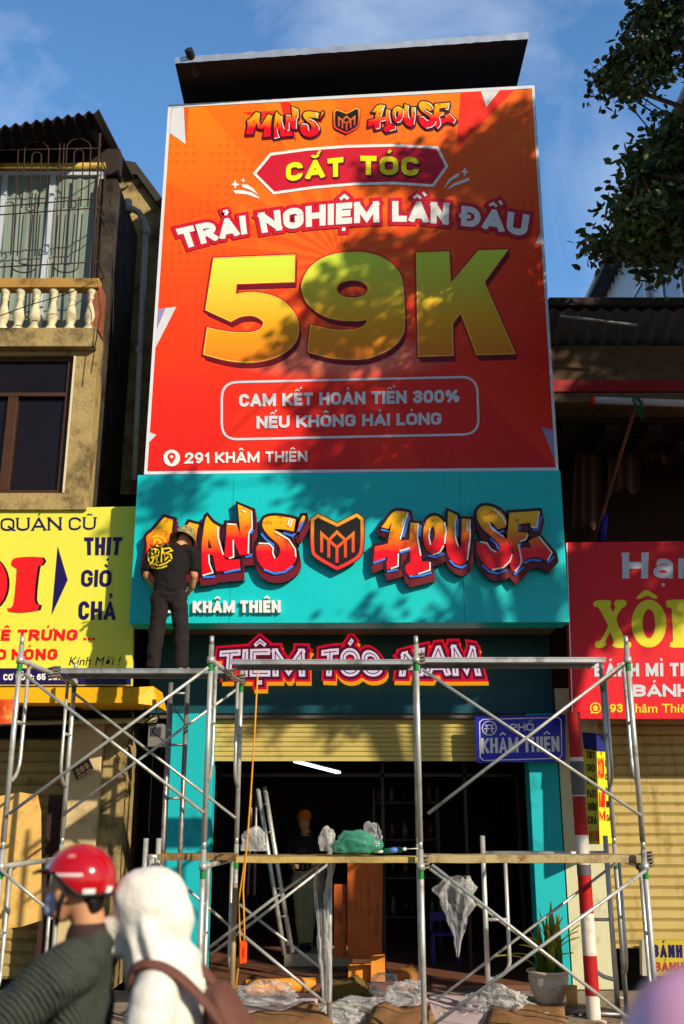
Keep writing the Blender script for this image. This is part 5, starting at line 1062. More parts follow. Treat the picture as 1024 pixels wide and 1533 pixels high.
# ------------------------------------------------------------------ people: overlapping tapered limbs fused into one skin
def limb(pts, rad, side=(1, 0, 0), n=16, sub=4):
    """closed tapered tube; rad = (half width along side, half depth) per joint, smoothly interpolated"""
    pts = [Vector(q) for q in pts]; rad = [(r, r) if isinstance(r, (int, float)) else r for r in rad]; cp, cr = [], []
    m = len(pts)
    for i in range(m - 1):
        p0, p1, p2, p3 = pts[max(i - 1, 0)], pts[i], pts[i + 1], pts[min(i + 2, m - 1)]
        for k in range(sub):
            t = k / sub; cp.append(p1.lerp(p2, t) if m < 3 else .5 * (2 * p1 + (p2 - p0) * t + (2 * p0 - 5 * p1 + 4 * p2 - p3) * t * t + (3 * p1 - p0 - 3 * p2 + p3) * t ** 3))
            s_ = t * t * (3 - 2 * t); cr.append(tuple(a + (b - a) * s_ for a, b in zip(rad[i], rad[i + 1])))
    cp.append(pts[-1]); cr.append(rad[-1])
    t0, t1 = (cp[0] - cp[1]).normalized(), (cp[-1] - cp[-2]).normalized()
    h0, h1 = min(cr[0]), min(cr[-1])
    cp = [cp[0] + t0 * h0 * .8, cp[0] + t0 * h0 * .5] + cp + [cp[-1] + t1 * h1 * .5, cp[-1] + t1 * h1 * .8]
    cr = [tuple(x * .35 for x in cr[0]), tuple(x * .8 for x in cr[0])] + cr + [tuple(x * .8 for x in cr[-1]), tuple(x * .35 for x in cr[-1])]
    vs, fs = [], []; S = Vector(side)
    for i, p in enumerate(cp):
        t = (cp[min(i + 1, len(cp) - 1)] - cp[max(i - 1, 0)]).normalized(); a = S - t * S.dot(t)
        a = a.normalized() if a.length > .05 else t.orthogonal().normalized(); b = t.cross(a)
        vs += [p + a * cr[i][0] * math.cos(2 * math.pi * k / n) + b * cr[i][1] * math.sin(2 * math.pi * k / n) for k in range(n)]
    for i in range(len(cp) - 1): fs += [(i * n + k, i * n + (k + 1) % n, (i + 1) * n + (k + 1) % n, (i + 1) * n + k) for k in range(n)]
    fs += [tuple(range(n))[::-1], tuple((len(cp) - 1) * n + k for k in range(n))]
    return vs, fs
def ball(cn, r, n=16, rot=None):
    C = Vector(cn); vs, fs = [], []; r = (r, r, r) if isinstance(r, (int, float)) else r
    for i in range(1, n // 2):
        th = math.pi * i / (n // 2)
        for k in range(n):
            v = Vector((r[0] * math.sin(th) * math.cos(2 * math.pi * k / n), r[1] * math.sin(th) * math.sin(2 * math.pi * k / n), r[2] * math.cos(th)))
            vs.append(C + (rot @ v if rot else v))
    m = n // 2 - 1; top = Vector((0, 0, r[2])); vs += [C + (rot @ top if rot else top), C - (rot @ top if rot else top)]
    for i in range(m - 1): fs += [(i * n + k, (i + 1) * n + k, (i + 1) * n + (k + 1) % n, i * n + (k + 1) % n) for k in range(n)]
    for k in range(n): fs += [(m * n, k, (k + 1) % n), (m * n + 1, (m - 1) * n + (k + 1) % n, (m - 1) * n + k)]
    return vs, fs
def fuse(name, prims, mats, parent, vox=.012, smooth=6, wrinkle=0.0, wsc=9.0, seed=0, cut=None):
    """prims: list of ((verts, faces), material index); voxel-merged, smoothed, coloured by the nearest source limb"""
    bm = bmesh.new(); kd_pts = []
    for (vs, fs), mi in prims:
        bv = [bm.verts.new(v) for v in vs]; kd_pts += [(v, mi) for v in vs]
        for f in fs:
            try: bm.faces.new([bv[i] for i in f])
            except ValueError: pass
    bmesh.ops.recalc_face_normals(bm, faces=bm.faces)
    me = bpy.data.meshes.new('tmp'); bm.to_mesh(me); bm.free(); ob = bpy.data.objects.new('tmp', me); COL.objects.link(ob)
    r = ob.modifiers.new('r', 'REMESH'); r.mode = 'VOXEL'; r.voxel_size = vox
    sm = ob.modifiers.new('s', 'SMOOTH'); sm.iterations = smooth; sm.factor = .5
    dg = bpy.context.evaluated_depsgraph_get(); dg.update(); new = bpy.data.meshes.new_from_object(ob.evaluated_get(dg)); bpy.data.objects.remove(ob); new.name = name
    if wrinkle:
        for v in new.vertices:
            p = v.co; n1 = noise.noise(Vector((p.x * wsc * .8 + seed, p.y * wsc * .8, p.z * wsc * 1.6))); n2 = noise.noise(Vector((p.x * wsc * 2.2, p.y * wsc * 2.2 + seed, p.z * wsc * 3)))
            v.co = p + v.normal * wrinkle * (n1 + .5 * n2)
    kd = kdtree.KDTree(len(kd_pts))
    for i, (v, mi) in enumerate(kd_pts): kd.insert(v, i)
    kd.balance(); new.materials.clear()
    for m in mats: new.materials.append(m)
    for p in new.polygons:
        p.use_smooth = True
        if len(mats) > 1: p.material_index = kd_pts[kd.find(p.center)[1]][1]
    off = parent.location
    for v in new.vertices: v.co -= off
    o = bpy.data.objects.new(name, new); COL.objects.link(o); o.parent = parent; return o
def hand(wrist, direction, palm_n, curl, s=1.0, thumb=1):
    """palm and five separate bent fingers"""
    W = Vector(wrist); d = Vector(direction).normalized(); nrm = Vector(palm_n); nrm = (nrm - d * nrm.dot(d)).normalized(); sd = d.cross(nrm); pr = []
    pr.append(limb([W, W + d * .05 * s, W + d * .085 * s], [(.026 * s, .018 * s), (.040 * s, .016 * s), (.040 * s, .014 * s)], sd))
    for i, (o_, L_) in enumerate(((-.030, .066), (-.010, .078), (.010, .072), (.029, .056))):
        b = W + d * .085 * s + sd * o_ * s; pts = [b]; dd = d.copy()
        for k in range(3): dd = (Matrix.Rotation(curl * (.5 + .35 * k), 3, sd) @ dd).normalized(); pts.append(pts[-1] + dd * L_ * s / 3)
        pr.append(limb(pts, [.0085 * s, .0085 * s, .0078 * s, .0066 * s], sd, n=8, sub=2))
    b = W + d * .03 * s - sd * .03 * s * thumb; pr.append(limb([b, b + (d * .6 - sd * thumb * .7 + nrm * .2).normalized() * .035 * s, b + (d * .9 - sd * thumb * .55 + nrm * .45).normalized() * .062 * s], [.012 * s, .0105 * s, .008 * s], sd, n=8, sub=2))
    return pr
M_skin = mat('tan_skin', c(198, 142, 104), .55, var=.08, vscale=14, spec=.35)
M_hair = mat('black_hair', c(22, 18, 18), .5)
M_tee = mat('black_cotton', c(22, 18, 22), .9, var=.25, vscale=8)
M_trou = mat('black_trousers', c(34, 27, 28), .9, var=.25, vscale=8)

# the sign fitter, back to the street
YM = 10.42; zf = ZT + .026 + .05; mX = XP(247, 1003, YM)
mn = thing('person', 'barefoot sign fitter in black shirt and camouflage hat standing on the left deck', 'person', (mX, YM, zf))
K = 1.005
def m_(x, y, z): return Vector((mX + x * K, YM + y * K, zf + z * K))
tx = Vector((.06, 0, 0))
body = [(limb([m_(.02, .03, .84), m_(0, .04, 1.0), m_(.0, .08, 1.2), m_(.01, .12, 1.33)], [(.13, .09), (.125, .085), (.15, .09), (.13, .075)]), 0),
        (limb([m_(.01, .10, 1.32), m_(.05, .17, 1.39), m_(.075, .21, 1.43)], [.055, .052, .055]), 0),
        (ball(m_(.10, .26, 1.47), (.076, .098, .11), rot=Matrix.Rotation(R(38), 3, 'X')), 0), (ball(m_(.11, .33, 1.42), (.05, .05, .06)), 0), (ball(m_(.112, .375, 1.42), (.014, .022, .018)), 0),
        (ball(m_(.17, .25, 1.45), (.012, .022, .032)), 0), (ball(m_(.03, .25, 1.46), (.012, .022, .032)), 0),
        (limb([m_(-.10, .02, .84), m_(-.105, .0, .46), m_(-.12, -.03, .07)], [.085, .056, .042]), 0), (limb([m_(.10, .02, .84), m_(.145, .01, .46), m_(.165, -.02, .07)], [.085, .056, .042]), 0)]
for fx, fa in ((-.12, -.05), (.168, .32)):
    d = Vector((math.sin(fa), math.cos(fa), 0)); h0 = m_(fx, -.055, .035)
    body.append((limb([h0, h0 + d * .07 + Vector((0, 0, .004)), h0 + d * .15 - Vector((0, 0, .008)), h0 + d * .20 - Vector((0, 0, .014))], [(.034, .034), (.037, .034), (.046, .022), (.042, .014)]), 0))
    for k in range(5):
        b = h0 + d * .205 + d.cross(Vector((0, 0, 1))) * (.034 - .017 * k) - Vector((0, 0, .018)); body.append((limb([b, b + d * (.028 if k else .034)], [.009, .008], n=8), 0))
body += [(limb([m_(-.185, .10, 1.31), m_(-.265, .12, 1.09), m_(-.268, .14, 1.04)], [.048, .043, .042]), 0), (limb([m_(-.268, .14, 1.05), m_(-.21, .28, .99), m_(-.17, .36, 1.0)], [.042, .036, .027]), 0),
         (limb([m_(.20, .10, 1.31), m_(.235, .11, 1.09), m_(.238, .12, 1.04)], [.05, .045, .043]), 0), (limb([m_(.238, .12, 1.05), m_(.21, .20, .95), m_(.185, .29, .93)], [.043, .036, .027]), 0)]
body += [(q, 0) for q in hand(m_(-.17, .36, 1.0), (.35, .9, .15), (.9, -.3, 0), .5)] + [(q, 0) for q in hand(m_(.185, .29, .93), (-.45, .6, -.3), (-.9, -.3, 0), .6, thumb=-1)]
fuse('body', body, [M_skin], mn, .0075, 4)
shirt = [(limb([m_(0, .02, .86), m_(0, .03, .98), m_(0, .07, 1.18), m_(.01, .11, 1.31), m_(.02, .13, 1.365)], [(.185, .125), (.17, .12), (.19, .125), (.185, .10), (.09, .07)]), 0),
         (limb([m_(-.12, .10, 1.33), m_(-.205, .105, 1.28), m_(-.262, .12, 1.13)], [.075, .078, .068]), 0), (limb([m_(.13, .10, 1.33), m_(.215, .105, 1.28), m_(.248, .115, 1.12)], [.075, .078, .07]), 0)]
so_ = fuse('shirt', shirt, [M_tee], mn, .012, 5, .010, 8, 2)
trou = [(limb([m_(0, .02, .93), m_(0, .02, .80)], [(.165, .115), (.17, .12)]), 0), (limb([m_(-.088, .02, .82), m_(-.105, .0, .46), m_(-.118, -.03, .10), m_(-.118, -.03, .055)], [.105, .085, .075, .078]), 0), (limb([m_(.088, .02, .82), m_(.145, .01, .46), m_(.165, -.02, .10), m_(.165, -.02, .055)], [.105, .085, .078, .08]), 0)]
fuse('trousers', trou, [M_trou], mn, .012, 4, .012, 8, 5)
hc = m_(.10, .255, 1.52); rot = Matrix.Rotation(R(26), 3, 'X') @ Matrix.Rotation(R(14), 3, 'Y') if False else Matrix.Rotation(R(14), 3, 'Y') @ Matrix.Rotation(R(-26), 3, 'X')
def camo():
    m = mat('camouflage_cloth', c(176, 160, 104), .9, var=.1, dirt=c(40, 46, 26), dscale=24, damt=.66); return m
e = MB(); e.lathe([(.002, .115), (.05, .113), (.085, .10), (.098, .06), (.104, .0), (.108, -.012), (.135, -.045), (.16, -.07), (.157, -.074), (.13, -.05), (.10, -.02)], (0, 0, 0), 32)
e.v = [hc + rot @ Vector((v.x * (1 + .03 * math.sin(9 * math.atan2(v.y, v.x))), v.y * 1.08, v.z)) for v in e.v]; e.build('bucket_hat', camo(), mn)
# yellow back print: loose brush strokes conformed to the cloth
from mathutils.bvhtree import BVHTree
bvh = BVHTree.FromPolygons([v.co + mn.location for v in so_.data.vertices], [tuple(p.vertices) for p in so_.data.polygons])
e = MB(); pr_ = zz
def onback(px, py):
    o_ = P(px, py, YM - .4); d_ = ray(px, py).normalized(); hit = bvh.ray_cast(o_, d_); return (hit[0] - d_ * .006) if hit[0] else P(px, py, YM - .13)
STK = [[(178, 270), (215, 258), (250, 265), (285, 285), (290, 320), (265, 350), (215, 350), (190, 330), (195, 300), (225, 288)], [(232, 300), (250, 310), (240, 325)], [(165, 380), (200, 378), (205, 420), (170, 430), (165, 385)], [(215, 385), (232, 392), (225, 440), (190, 445)], [(160, 460), (185, 450), (175, 500), (150, 510)], [(190, 470), (215, 455), (210, 500), (230, 500)], [(250, 370), (262, 372), (255, 500)], [(275, 380), (330, 370), (355, 395), (290, 420), (345, 430)], [(270, 395), (290, 480), (320, 450)], [(150, 525), (200, 515), (225, 535), (170, 540)], [(240, 530), (300, 510), (320, 495)], [(165, 550), (215, 560), (260, 553), (305, 535)], [(140, 400), (135, 450), (142, 490)], [(310, 330), (320, 345)], [(155, 345), (175, 355)], [(345, 440), (350, 470)], [(325, 490), (340, 485)]]
for i, st_ in enumerate(STK):
    for q in ribbon(zz(st_, 200, 760, 6.133), 1.15, .6):
        mid_ = [(q[0] + q[1]) / 2, (q[2] + q[3]) / 2]; e.add([onback(*v) + Vector((0, -.0006 * i, 0)) for v in (q[0], q[1], q[2], q[3])], [(0, 1, 2, 3)])
e.build('shirt_print', mat('yellow_shirt_print', c(236, 206, 40), .7), mn)

# the man inside the shop: khaki trousers, dark top, orange cap, standing on the step
YI = 13.75; zi = ZP(1428, 13.4); iX = XP(456, 1420, YI)
pi = thing('person', 'person in khaki trousers and orange cap standing inside on the tiled step', 'person', (iX, YI, zi))
def i_(x, y, z): return Vector((iX + x, YI + y, zi + z))
M_kh = mat('khaki_cloth', c(150, 148, 108), .9, var=.2); M_dk = mat('dark_jumper', c(30, 28, 30), .9, var=.2)
bd = [(limb([i_(0, 0, .9), i_(0, 0, 1.05), i_(0, .02, 1.28), i_(0, .02, 1.38)], [(.15, .10), (.145, .10), (.175, .11), (.12, .08)]), 1), (limb([i_(0, .02, 1.38), i_(-.01, -.01, 1.5)], [.055, .055]), 0), (ball(i_(-.02, -.03, 1.56), (.078, .095, .115)), 0), (ball(i_(-.02, -.125, 1.55), (.014, .02, .02)), 0),
      (limb([i_(-.19, .02, 1.33), i_(-.25, -.02, 1.08), i_(-.16, -.22, 1.02)], [.055, .045, .034]), 1), (limb([i_(.19, .02, 1.33), i_(.25, -.02, 1.08), i_(.16, -.24, 1.06)], [.055, .045, .034]), 1),
      (limb([i_(0, 0, .95), i_(0, 0, .85)], [(.155, .11), (.16, .115)]), 2), (limb([i_(-.085, 0, .86), i_(-.06, -.05, .48), i_(-.02, .02, .06)], [.10, .078, .06]), 2), (limb([i_(.085, 0, .86), i_(.06, -.02, .48), i_(.045, .03, .06)], [.10, .078, .06]), 2)]
bd += [(q, 0) for q in hand(i_(-.16, -.22, 1.02), (.3, -.8, 0), (.9, .2, 0), .6)] + [(q, 0) for q in hand(i_(.16, -.24, 1.06), (-.3, -.8, 0), (-.9, .2, 0), .6, thumb=-1)]
for fx in (-.02, .045): bd.append((limb([i_(fx, .06, .035), i_(fx, -.06, .03), i_(fx, -.16, .02)], [(.035, .035), (.042, .03), (.038, .02)]), 3))
fuse('body', bd, [M_skin, M_dk, M_kh, M_black], pi, .011, 3, .004, 9, 3)
e = MB(); e.lathe([(.0, .12), (.05, .11), (.085, .07), (.092, .0), (.09, -.01)], i_(-.02, -.025, 1.60), 20); vs = [i_(-.02, -.025, 1.60) + Vector((.09 * math.sin(R(a)) * s_, -.085 * math.cos(R(a)) * s_ - (.07 if s_ > 1.05 else 0), -.005)) for s_ in (1, 1.15) for a in range(-60, 61, 20)]
e.add(vs, [(k, k + 1, 8 + k, 7 + k) for k in range(6)]); e.build('cap', mat('orange_cap', c(220, 110, 30), .8), pi)

# two riders passing on a scooter, facing left
YV = 3.85
scx = thing('scooter', 'dark red scooter carrying the two riders along the road', 'scooter', (-.85, YV, -.13))
def s_(x, y, z): return Vector((-.85 + x, YV + y, -.13 + z))
M_scb = mat('scooter_paint', c(90, 16, 22), .3, coat=.5)
fuse('bodywork', [(limb([s_(.65, 0, .62), s_(.2, 0, .58), s_(-.15, 0, .40), s_(-.45, 0, .42), s_(-.62, 0, .75), s_(-.60, 0, 1.0)], [(.12, .1), (.16, .13), (.14, .1), (.12, .08), (.15, .07), (.1, .06)], (0, 1, 0)), 0)], [M_scb], scx, .02, 3)
fuse('seat', [(limb([s_(.62, 0, .74), s_(.1, 0, .72), s_(-.1, 0, .70)], [(.13, .05), (.14, .05), (.09, .04)], (0, 1, 0)), 0)], [M_black], scx, .018, 3)
for x in (-.72, .52):
    e = MB(); pts = [s_(x, 0, .23) + Vector((.19 * math.cos(R(a)), 0, .19 * math.sin(R(a)))) for a in range(0, 361, 15)]; e.tube(pts, .045, n=10, cap=False); whl = e.build('wheel', M_black, scx)
    e = MB(); e.tube([s_(x, -.03, .23), s_(x, .03, .23)], .12, n=20); e.build('rim', M_steel2, whl)
e = MB(); e.tube([s_(-.50, -.34, 1.02), s_(-.56, -.2, 1.05), s_(-.58, 0, 1.03), s_(-.56, .2, 1.05), s_(-.50, .34, 1.02)], .016); e.tube([s_(-.58, 0, 1.03), s_(-.70, 0, .3)], .03); e.build('handlebar', M_black, scx)
M_jac = mat('dark_green_jacket', c(58, 64, 56), .75, var=.25, vscale=20)
n_ = M_jac.node_tree; _b = n_.nodes['Principled BSDF']; _tc = n_.nodes.new('ShaderNodeTexCoord'); _w = n_.nodes.new('ShaderNodeTexWave'); _w.bands_direction = 'DIAGONAL'; _w.inputs['Scale'].default_value = 24; _w.inputs['Distortion'].default_value = 3.0; _bp = n_.nodes.new('ShaderNodeBump'); _bp.inputs['Strength'].default_value = .7; _bp.inputs['Distance'].default_value = .008
n_.links.new(_tc.outputs['Object'], _w.inputs['Vector']); n_.links.new(_w.outputs['Fac'], _bp.inputs['Height']); n_.links.new(_bp.outputs[0], _b.inputs['Normal'])
M_helm = mat('red_helmet_paint', c(176, 8, 22), .16, coat=1.0, var=.05); M_jean = mat('dark_jeans', c(30, 34, 46), .9)
def rider(x, y, z0, label, skin_only=False):
    return thing('person', label, 'person', (x, y, z0))
r1 = rider(-.95, YV, .6, 'front rider in glossy red helmet and dark green jacket passing by')
hx, hz_ = XP(116, 1318, YV), ZP(1330, YV)
def h_(x, y, z): return Vector((hx + x, YV + y, hz_ + z))
def b_(x, y, z): return Vector((-.93 + x, YV + y, z))
zt1 = ZP(1402, YV)
head = [(ball(h_(0, 0, .02), (.10, .078, .112)), 0), (limb([h_(-.03, 0, -.05), h_(-.055, 0, -.085)], [(.055, .05), (.045, .035)], (0, 1, 0)), 0), (ball(h_(-.108, 0, -.012), (.022, .014, .017)), 0), (ball(h_(-.088, -.03, .015), (.012, .014, .01)), 0), (ball(h_(-.088, .03, .015), (.012, .014, .01)), 0),
        (ball(h_(-.035, -.082, -.018), (.026, .012, .036)), 0), (ball(h_(-.035, .082, -.018), (.026, .012, .036)), 0), (limb([h_(.03, 0, -.03), h_(.05, 0, -.12), h_(.06, 0, -.2)], [.062, .06, .066]), 0),
        (limb([b_(0, 0, zt1 - .11), b_(.03, 0, 1.08), b_(.1, 0, .72)], [(.09, .06), (.13, .08), (.14, .09)], (0, 1, 0)), 0)]
for sgn in (-1, 1):
    head += [(limb([b_(.02, .19 * sgn, zt1 - .09), b_(-.26, .22 * sgn, 1.13), b_(-.55, .24 * sgn, 1.0)], [.04, .04, .032], (0, 0, 1)), 0), (limb([b_(.1, .1 * sgn, .72), b_(-.33, .16 * sgn, .62), b_(-.28, .15 * sgn, .2), b_(-.36, .15 * sgn, .16)], [.085, .062, .045, .04], (0, 1, 0)), 0)]
    head += [(q, 0) for q in hand(b_(-.55, .24 * sgn, 1.0), (-.9, .05 * sgn, -.25), (0, 0, -1), .9, thumb=-sgn)]
fuse('body', head, [M_skin], r1, .0085, 5)
jk = [(limb([b_(.04, 0, zt1 + .0), b_(.01, 0, zt1 - .09), b_(.0, 0, 1.15), b_(.05, 0, .9), b_(.1, 0, .72)], [(.085, .075), (.19, .105), (.185, .125), (.18, .13), (.185, .14)], (0, 1, 0)), 0)]
for sgn in (-1, 1): jk.append((limb([b_(.03, .15 * sgn, zt1 - .075), b_(-.02, .2 * sgn, zt1 - .10), b_(-.27, .225 * sgn, 1.14), b_(-.53, .24 * sgn, 1.01)], [.085, .09, .078, .052], (0, 0, 1)), 0))
fuse('jacket', jk, [M_jac], r1, .012, 4, .016, 8, 4)
fuse('collar', [(limb([h_(.05, 0, -.155), h_(.055, 0, -.20)], [(.080, .080), (.084, .084)], (0, 1, 0)), 0)], [mat('maroon_collar', c(60, 40, 42), .85)], r1, .012, 3)
tr1 = []
for sgn in (-1, 1): tr1.append((limb([b_(.12, .09 * sgn, .72), b_(-.33, .16 * sgn, .63), b_(-.28, .15 * sgn, .25)], [.11, .085, .065], (0, 1, 0)), 0))
fuse('trousers', tr1, [M_jean], r1, .016, 4, .008)
# open-face helmet
e = MB(); vs, fs = [], []; nU, nV = 40, 18
for j in range(nV + 1):
    for i in range(nU):
        a = 2 * math.pi * i / nU; fwd = -math.cos(a)      # fwd = +1 towards -x (the face)
        low = R(112) if fwd < -.2 else R(112 - 34 * min(1, max(0, (fwd + .2) / .75)))
        t = low * j / nV; q = Vector((.132 * math.sin(t) * math.cos(a) * 1.0, .112 * math.sin(t) * math.sin(a), .125 * math.cos(t))); vs.append(h_(.008, 0, .03) + q)
for j in range(nV): fs += [(j * nU + i, (j + 1) * nU + i, (j + 1) * nU + (i + 1) % nU, j * nU + (i + 1) % nU) for i in range(nU)]
e.add(vs, fs, 0, True); he = e.build('helmet', M_helm, r1); sd_ = he.modifiers.new('solid', 'SOLIDIFY'); sd_.thickness = .012; sd_.offset = -1
e = MB(); e.tube([vs[nV * nU + i] for i in list(range(nU)) + [0]], .006, n=8, cap=False); e.build('helmet_trim', M_black, he)
e = MB(); pk = [h_(.008, 0, .03) + Vector((-.128 - d_, y_ * (1 - d_ * 2), .03 + dz)) for d_, dz in ((0, .012), (.03, .004), (.048, -.006)) for y_ in (-.07, -.035, 0, .035, .07)]
for q in pk: q.x += abs(q.y - YV) * .35
e.add(pk, [(r * 5 + k, r * 5 + k + 1, r * 5 + k + 6, r * 5 + k + 5) for r in (0, 1) for k in range(4)], 0, True); pe = e.build('helmet_peak', M_black, he); pe.modifiers.new('solid', 'SOLIDIFY').thickness = .006
def on_helm(az, el, w_, h2, m, nm):
    e = MB(); vs = []
    for j in range(4):
        for i in range(7):
            a = R(az + w_ * (i / 6 - .5)); t = R(90 - el - h2 * (j / 3 - .5)); vs.append(h_(.008, 0, .03) + Vector((.1335 * math.sin(t) * math.cos(a), .1135 * math.sin(t) * math.sin(a), .1265 * math.cos(t))))
    e.add(vs, [(j * 7 + i, j * 7 + i + 1, j * 7 + i + 8, j * 7 + i + 7) for j in range(3) for i in range(6)], 0, True); e.build(nm, m, he)
on_helm(-96, 10, 44, 5, mat('silver_decal', c(220, 200, 200), .3), 'helmet_decal'); on_helm(-98, 42, 16, 7, mat('pink_decal', c(216, 120, 120), .4), 'helmet_decal'); on_helm(-62, -17, 20, 11, M_white, 'helmet_sticker'); on_helm(-22, -14, 16, 10, M_white, 'helmet_sticker')
fuse('mask', [(limb([h_(-.072, 0, -.03), h_(-.085, 0, -.075)], [(.056, .036), (.05, .03)], (0, 1, 0)), 0)], [mat('pale_blue_mask', c(170, 176, 200), .8)], r1, .009, 4)
e = MB()
for sgn in (-1, 1): e.tube([h_(-.05, .068 * sgn, -.045), h_(-.01, .092 * sgn, -.015), h_(.0, .10 * sgn, .04)], .004, n=6); e.tube([h_(-.01, .108 * sgn, .0), h_(-.035, .088 * sgn, -.05), h_(-.05, .055 * sgn, -.115)], .009, n=6)
e.build('chin_strap', M_black, r1)
fuse('hair', [(limb([h_(.06, 0, -.02), h_(.072, 0, -.075)], [(.07, .045), (.058, .03)], (0, 1, 0)), 0)], [M_hair], r1, .009, 3, .004, 40)

# pillion rider in a white hooded top with a brown backpack
r2 = rider(-.62, YV + .05, .6, 'pillion rider in white hooded top with brown backpack behind the red helmet')
gx, gz = XP(226, 1368, YV), ZP(1368, YV)
def g_(x, y, z): return Vector((gx + x, YV + .05 + y, gz + z))
zt2 = gz - .15
bd2 = [(ball(g_(-.01, 0, .01), (.10, .08, .115)), 0), (ball(g_(-.118, 0, -.02), (.02, .014, .017)), 0), (limb([g_(.02, 0, -.08), g_(.05, 0, -.2)], [.06, .065]), 0), (limb([g_(.06, 0, -.2), g_(.1, 0, -.55), g_(.16, 0, -.85)], [(.12, .085), (.14, .1), (.15, .1)], (0, 1, 0)), 0)]
for sgn in (-1, 1):
    bd2 += [(limb([g_(.06, .17 * sgn, -.24), g_(-.02, .21 * sgn, -.50), g_(-.2, .17 * sgn, -.62)], [.05, .042, .032], (0, 1, 0)), 0), (limb([g_(.16, .1 * sgn, -.85), g_(-.26, .2 * sgn, -.92), g_(-.2, .2 * sgn, -1.3), g_(-.3, .2 * sgn, -1.36)], [.085, .062, .045, .04], (0, 1, 0)), 0)]
    bd2 += [(q, 0) for q in hand(g_(-.2, .17 * sgn, -.62), (-.8, -.2 * sgn, -.1), (0, -sgn, 0), .5, thumb=-1)]
fuse('body', bd2, [M_skin], r2, .0095, 5)
M_hood = mat('white_jersey', c(226, 222, 214), .9, var=.03, vscale=5, bump=.25, bscale=60)
hd = [(ball(g_(-.01, 0, .025), (.138, .125, .142)), 0), (ball(g_(-.045, 0, .055), (.105, .115, .105)), 0), (ball(g_(.05, 0, -.03), (.10, .11, .12)), 0), (limb([g_(.0, 0, -.02), g_(.015, 0, -.12), g_(.05, 0, -.2)], [(.120, .122), (.118, .122), (.165, .145)], (0, 1, 0)), 0),
      (limb([g_(-.09, 0, -.02), g_(-.150, 0, -.045), g_(-.165, 0, -.075), g_(-.13, 0, -.13)], [(.070, .055), (.062, .040), (.052, .034), (.05, .03)], (0, 1, 0)), 0),
      (limb([g_(.05, 0, -.19), g_(.07, 0, -.30), g_(.1, 0, -.55), g_(.15, 0, -.88)], [(.16, .12), (.205, .135), (.19, .13), (.19, .14)], (0, 1, 0)), 0)]
for k, (ax, ay, az_) in enumerate(((.06, -.06, -.13), (-.02, -.09, -.16), (.11, -.03, -.17), (.02, -.11, -.10))):      # gathered folds at the neck
    hd.append((limb([g_(ax - .05, ay + .02, az_ + .13), g_(ax, ay - .03, az_), g_(ax + .06, ay - .05, az_ - .14)], [.02, .026, .016]), 0))
for sgn in (-1, 1): hd.append((limb([g_(.05, .12 * sgn, -.22), g_(.05, .19 * sgn, -.27), g_(-.02, .22 * sgn, -.50), g_(-.2, .17 * sgn, -.58)], [.08, .085, .07, .052], (0, 1, 0)), 0))
fuse('hooded_top', hd, [M_hood], r2, .0115, 7, .010, 7, 9)
tr2 = []
for sgn in (-1, 1): tr2.append((limb([g_(.16, .1 * sgn, -.87), g_(-.26, .2 * sgn, -.91), g_(-.2, .2 * sgn, -1.27)], [.11, .085, .065], (0, 1, 0)), 0))
fuse('trousers', tr2, [M_jean], r2, .016, 4, .008)
bp_ = thing('backpack', 'brown backpack worn by the pillion rider in white', 'backpack', (gx + .33, YV + .05, gz - .5))
M_bag = mat('brown_nylon', c(104, 66, 56), .7, var=.15, bump=.3, bscale=30)
fuse('bag', [(limb([g_(.25, 0, -.27), g_(.29, 0, -.42), g_(.33, 0, -.68)], [(.12, .05), (.155, .10), (.15, .11)], (0, 1, 0)), 0), (limb([g_(.36, 0, -.45), g_(.40, 0, -.62)], [(.10, .05), (.11, .06)], (0, 1, 0)), 0)], [M_bag], bp_, .013, 4, .008, 7, 1)
for sgn in (-1, 1):
    cur = [g_(.29, .13 * sgn, -.36), g_(.22, .165 * sgn, -.27), g_(.12, .185 * sgn, -.18), g_(.02, .17 * sgn, -.15), g_(-.04, .14 * sgn, -.19), g_(-.01, .11 * sgn, -.36)]
    e = MB(); v0, v1 = limb(cur, [(.034, .013)] * 6, (0, 1, .2)); e.add(v0, v1, 0, True); e.build('strap', M_bag, bp_)

# a third passer-by so close that only the pink helmet shows
YQ = 1.55; q3 = P(1072, 1590, YQ); r3 = rider(q3.x, YQ, .3, 'passer by in pale pink helmet at the bottom right corner')
def k_(x, y, z): return q3 + Vector((x, y, z))
bd3 = [(ball(k_(0, 0, -.02), (.10, .08, .115)), 0), (ball(k_(-.105, 0, -.05), (.02, .014, .017)), 0), (limb([k_(.03, 0, -.08), k_(.05, 0, -.24)], [.06, .065]), 0), (limb([k_(.05, 0, -.24), k_(.08, 0, -.6), k_(.14, 0, -.9)], [(.18, .1), (.17, .12), (.17, .13)], (0, 1, 0)), 1)]
for sgn in (-1, 1): bd3 += [(limb([k_(.05, .19 * sgn, -.3), k_(-.2, .22 * sgn, -.5), k_(-.45, .22 * sgn, -.55)], [.065, .06, .045], (0, 0, 1)), 1)] + [(q, 0) for q in hand(k_(-.45, .22 * sgn, -.55), (-.9, 0, -.2), (0, 0, -1), .9, thumb=-sgn)]
fuse('body', bd3, [M_skin, mat('grey_top', c(120, 112, 120), .9)], r3, .0095, 4)
e = MB(); e.lathe([(.0, .125), (.04, .12), (.08, .10), (.11, .06), (.125, .0), (.12, -.05), (.112, -.055)], k_(0, 0, 0), 32, 0, 1.08, .95); e.build('helmet', mat('pink_helmet_paint', c(214, 160, 196), .3, coat=.4), r3)

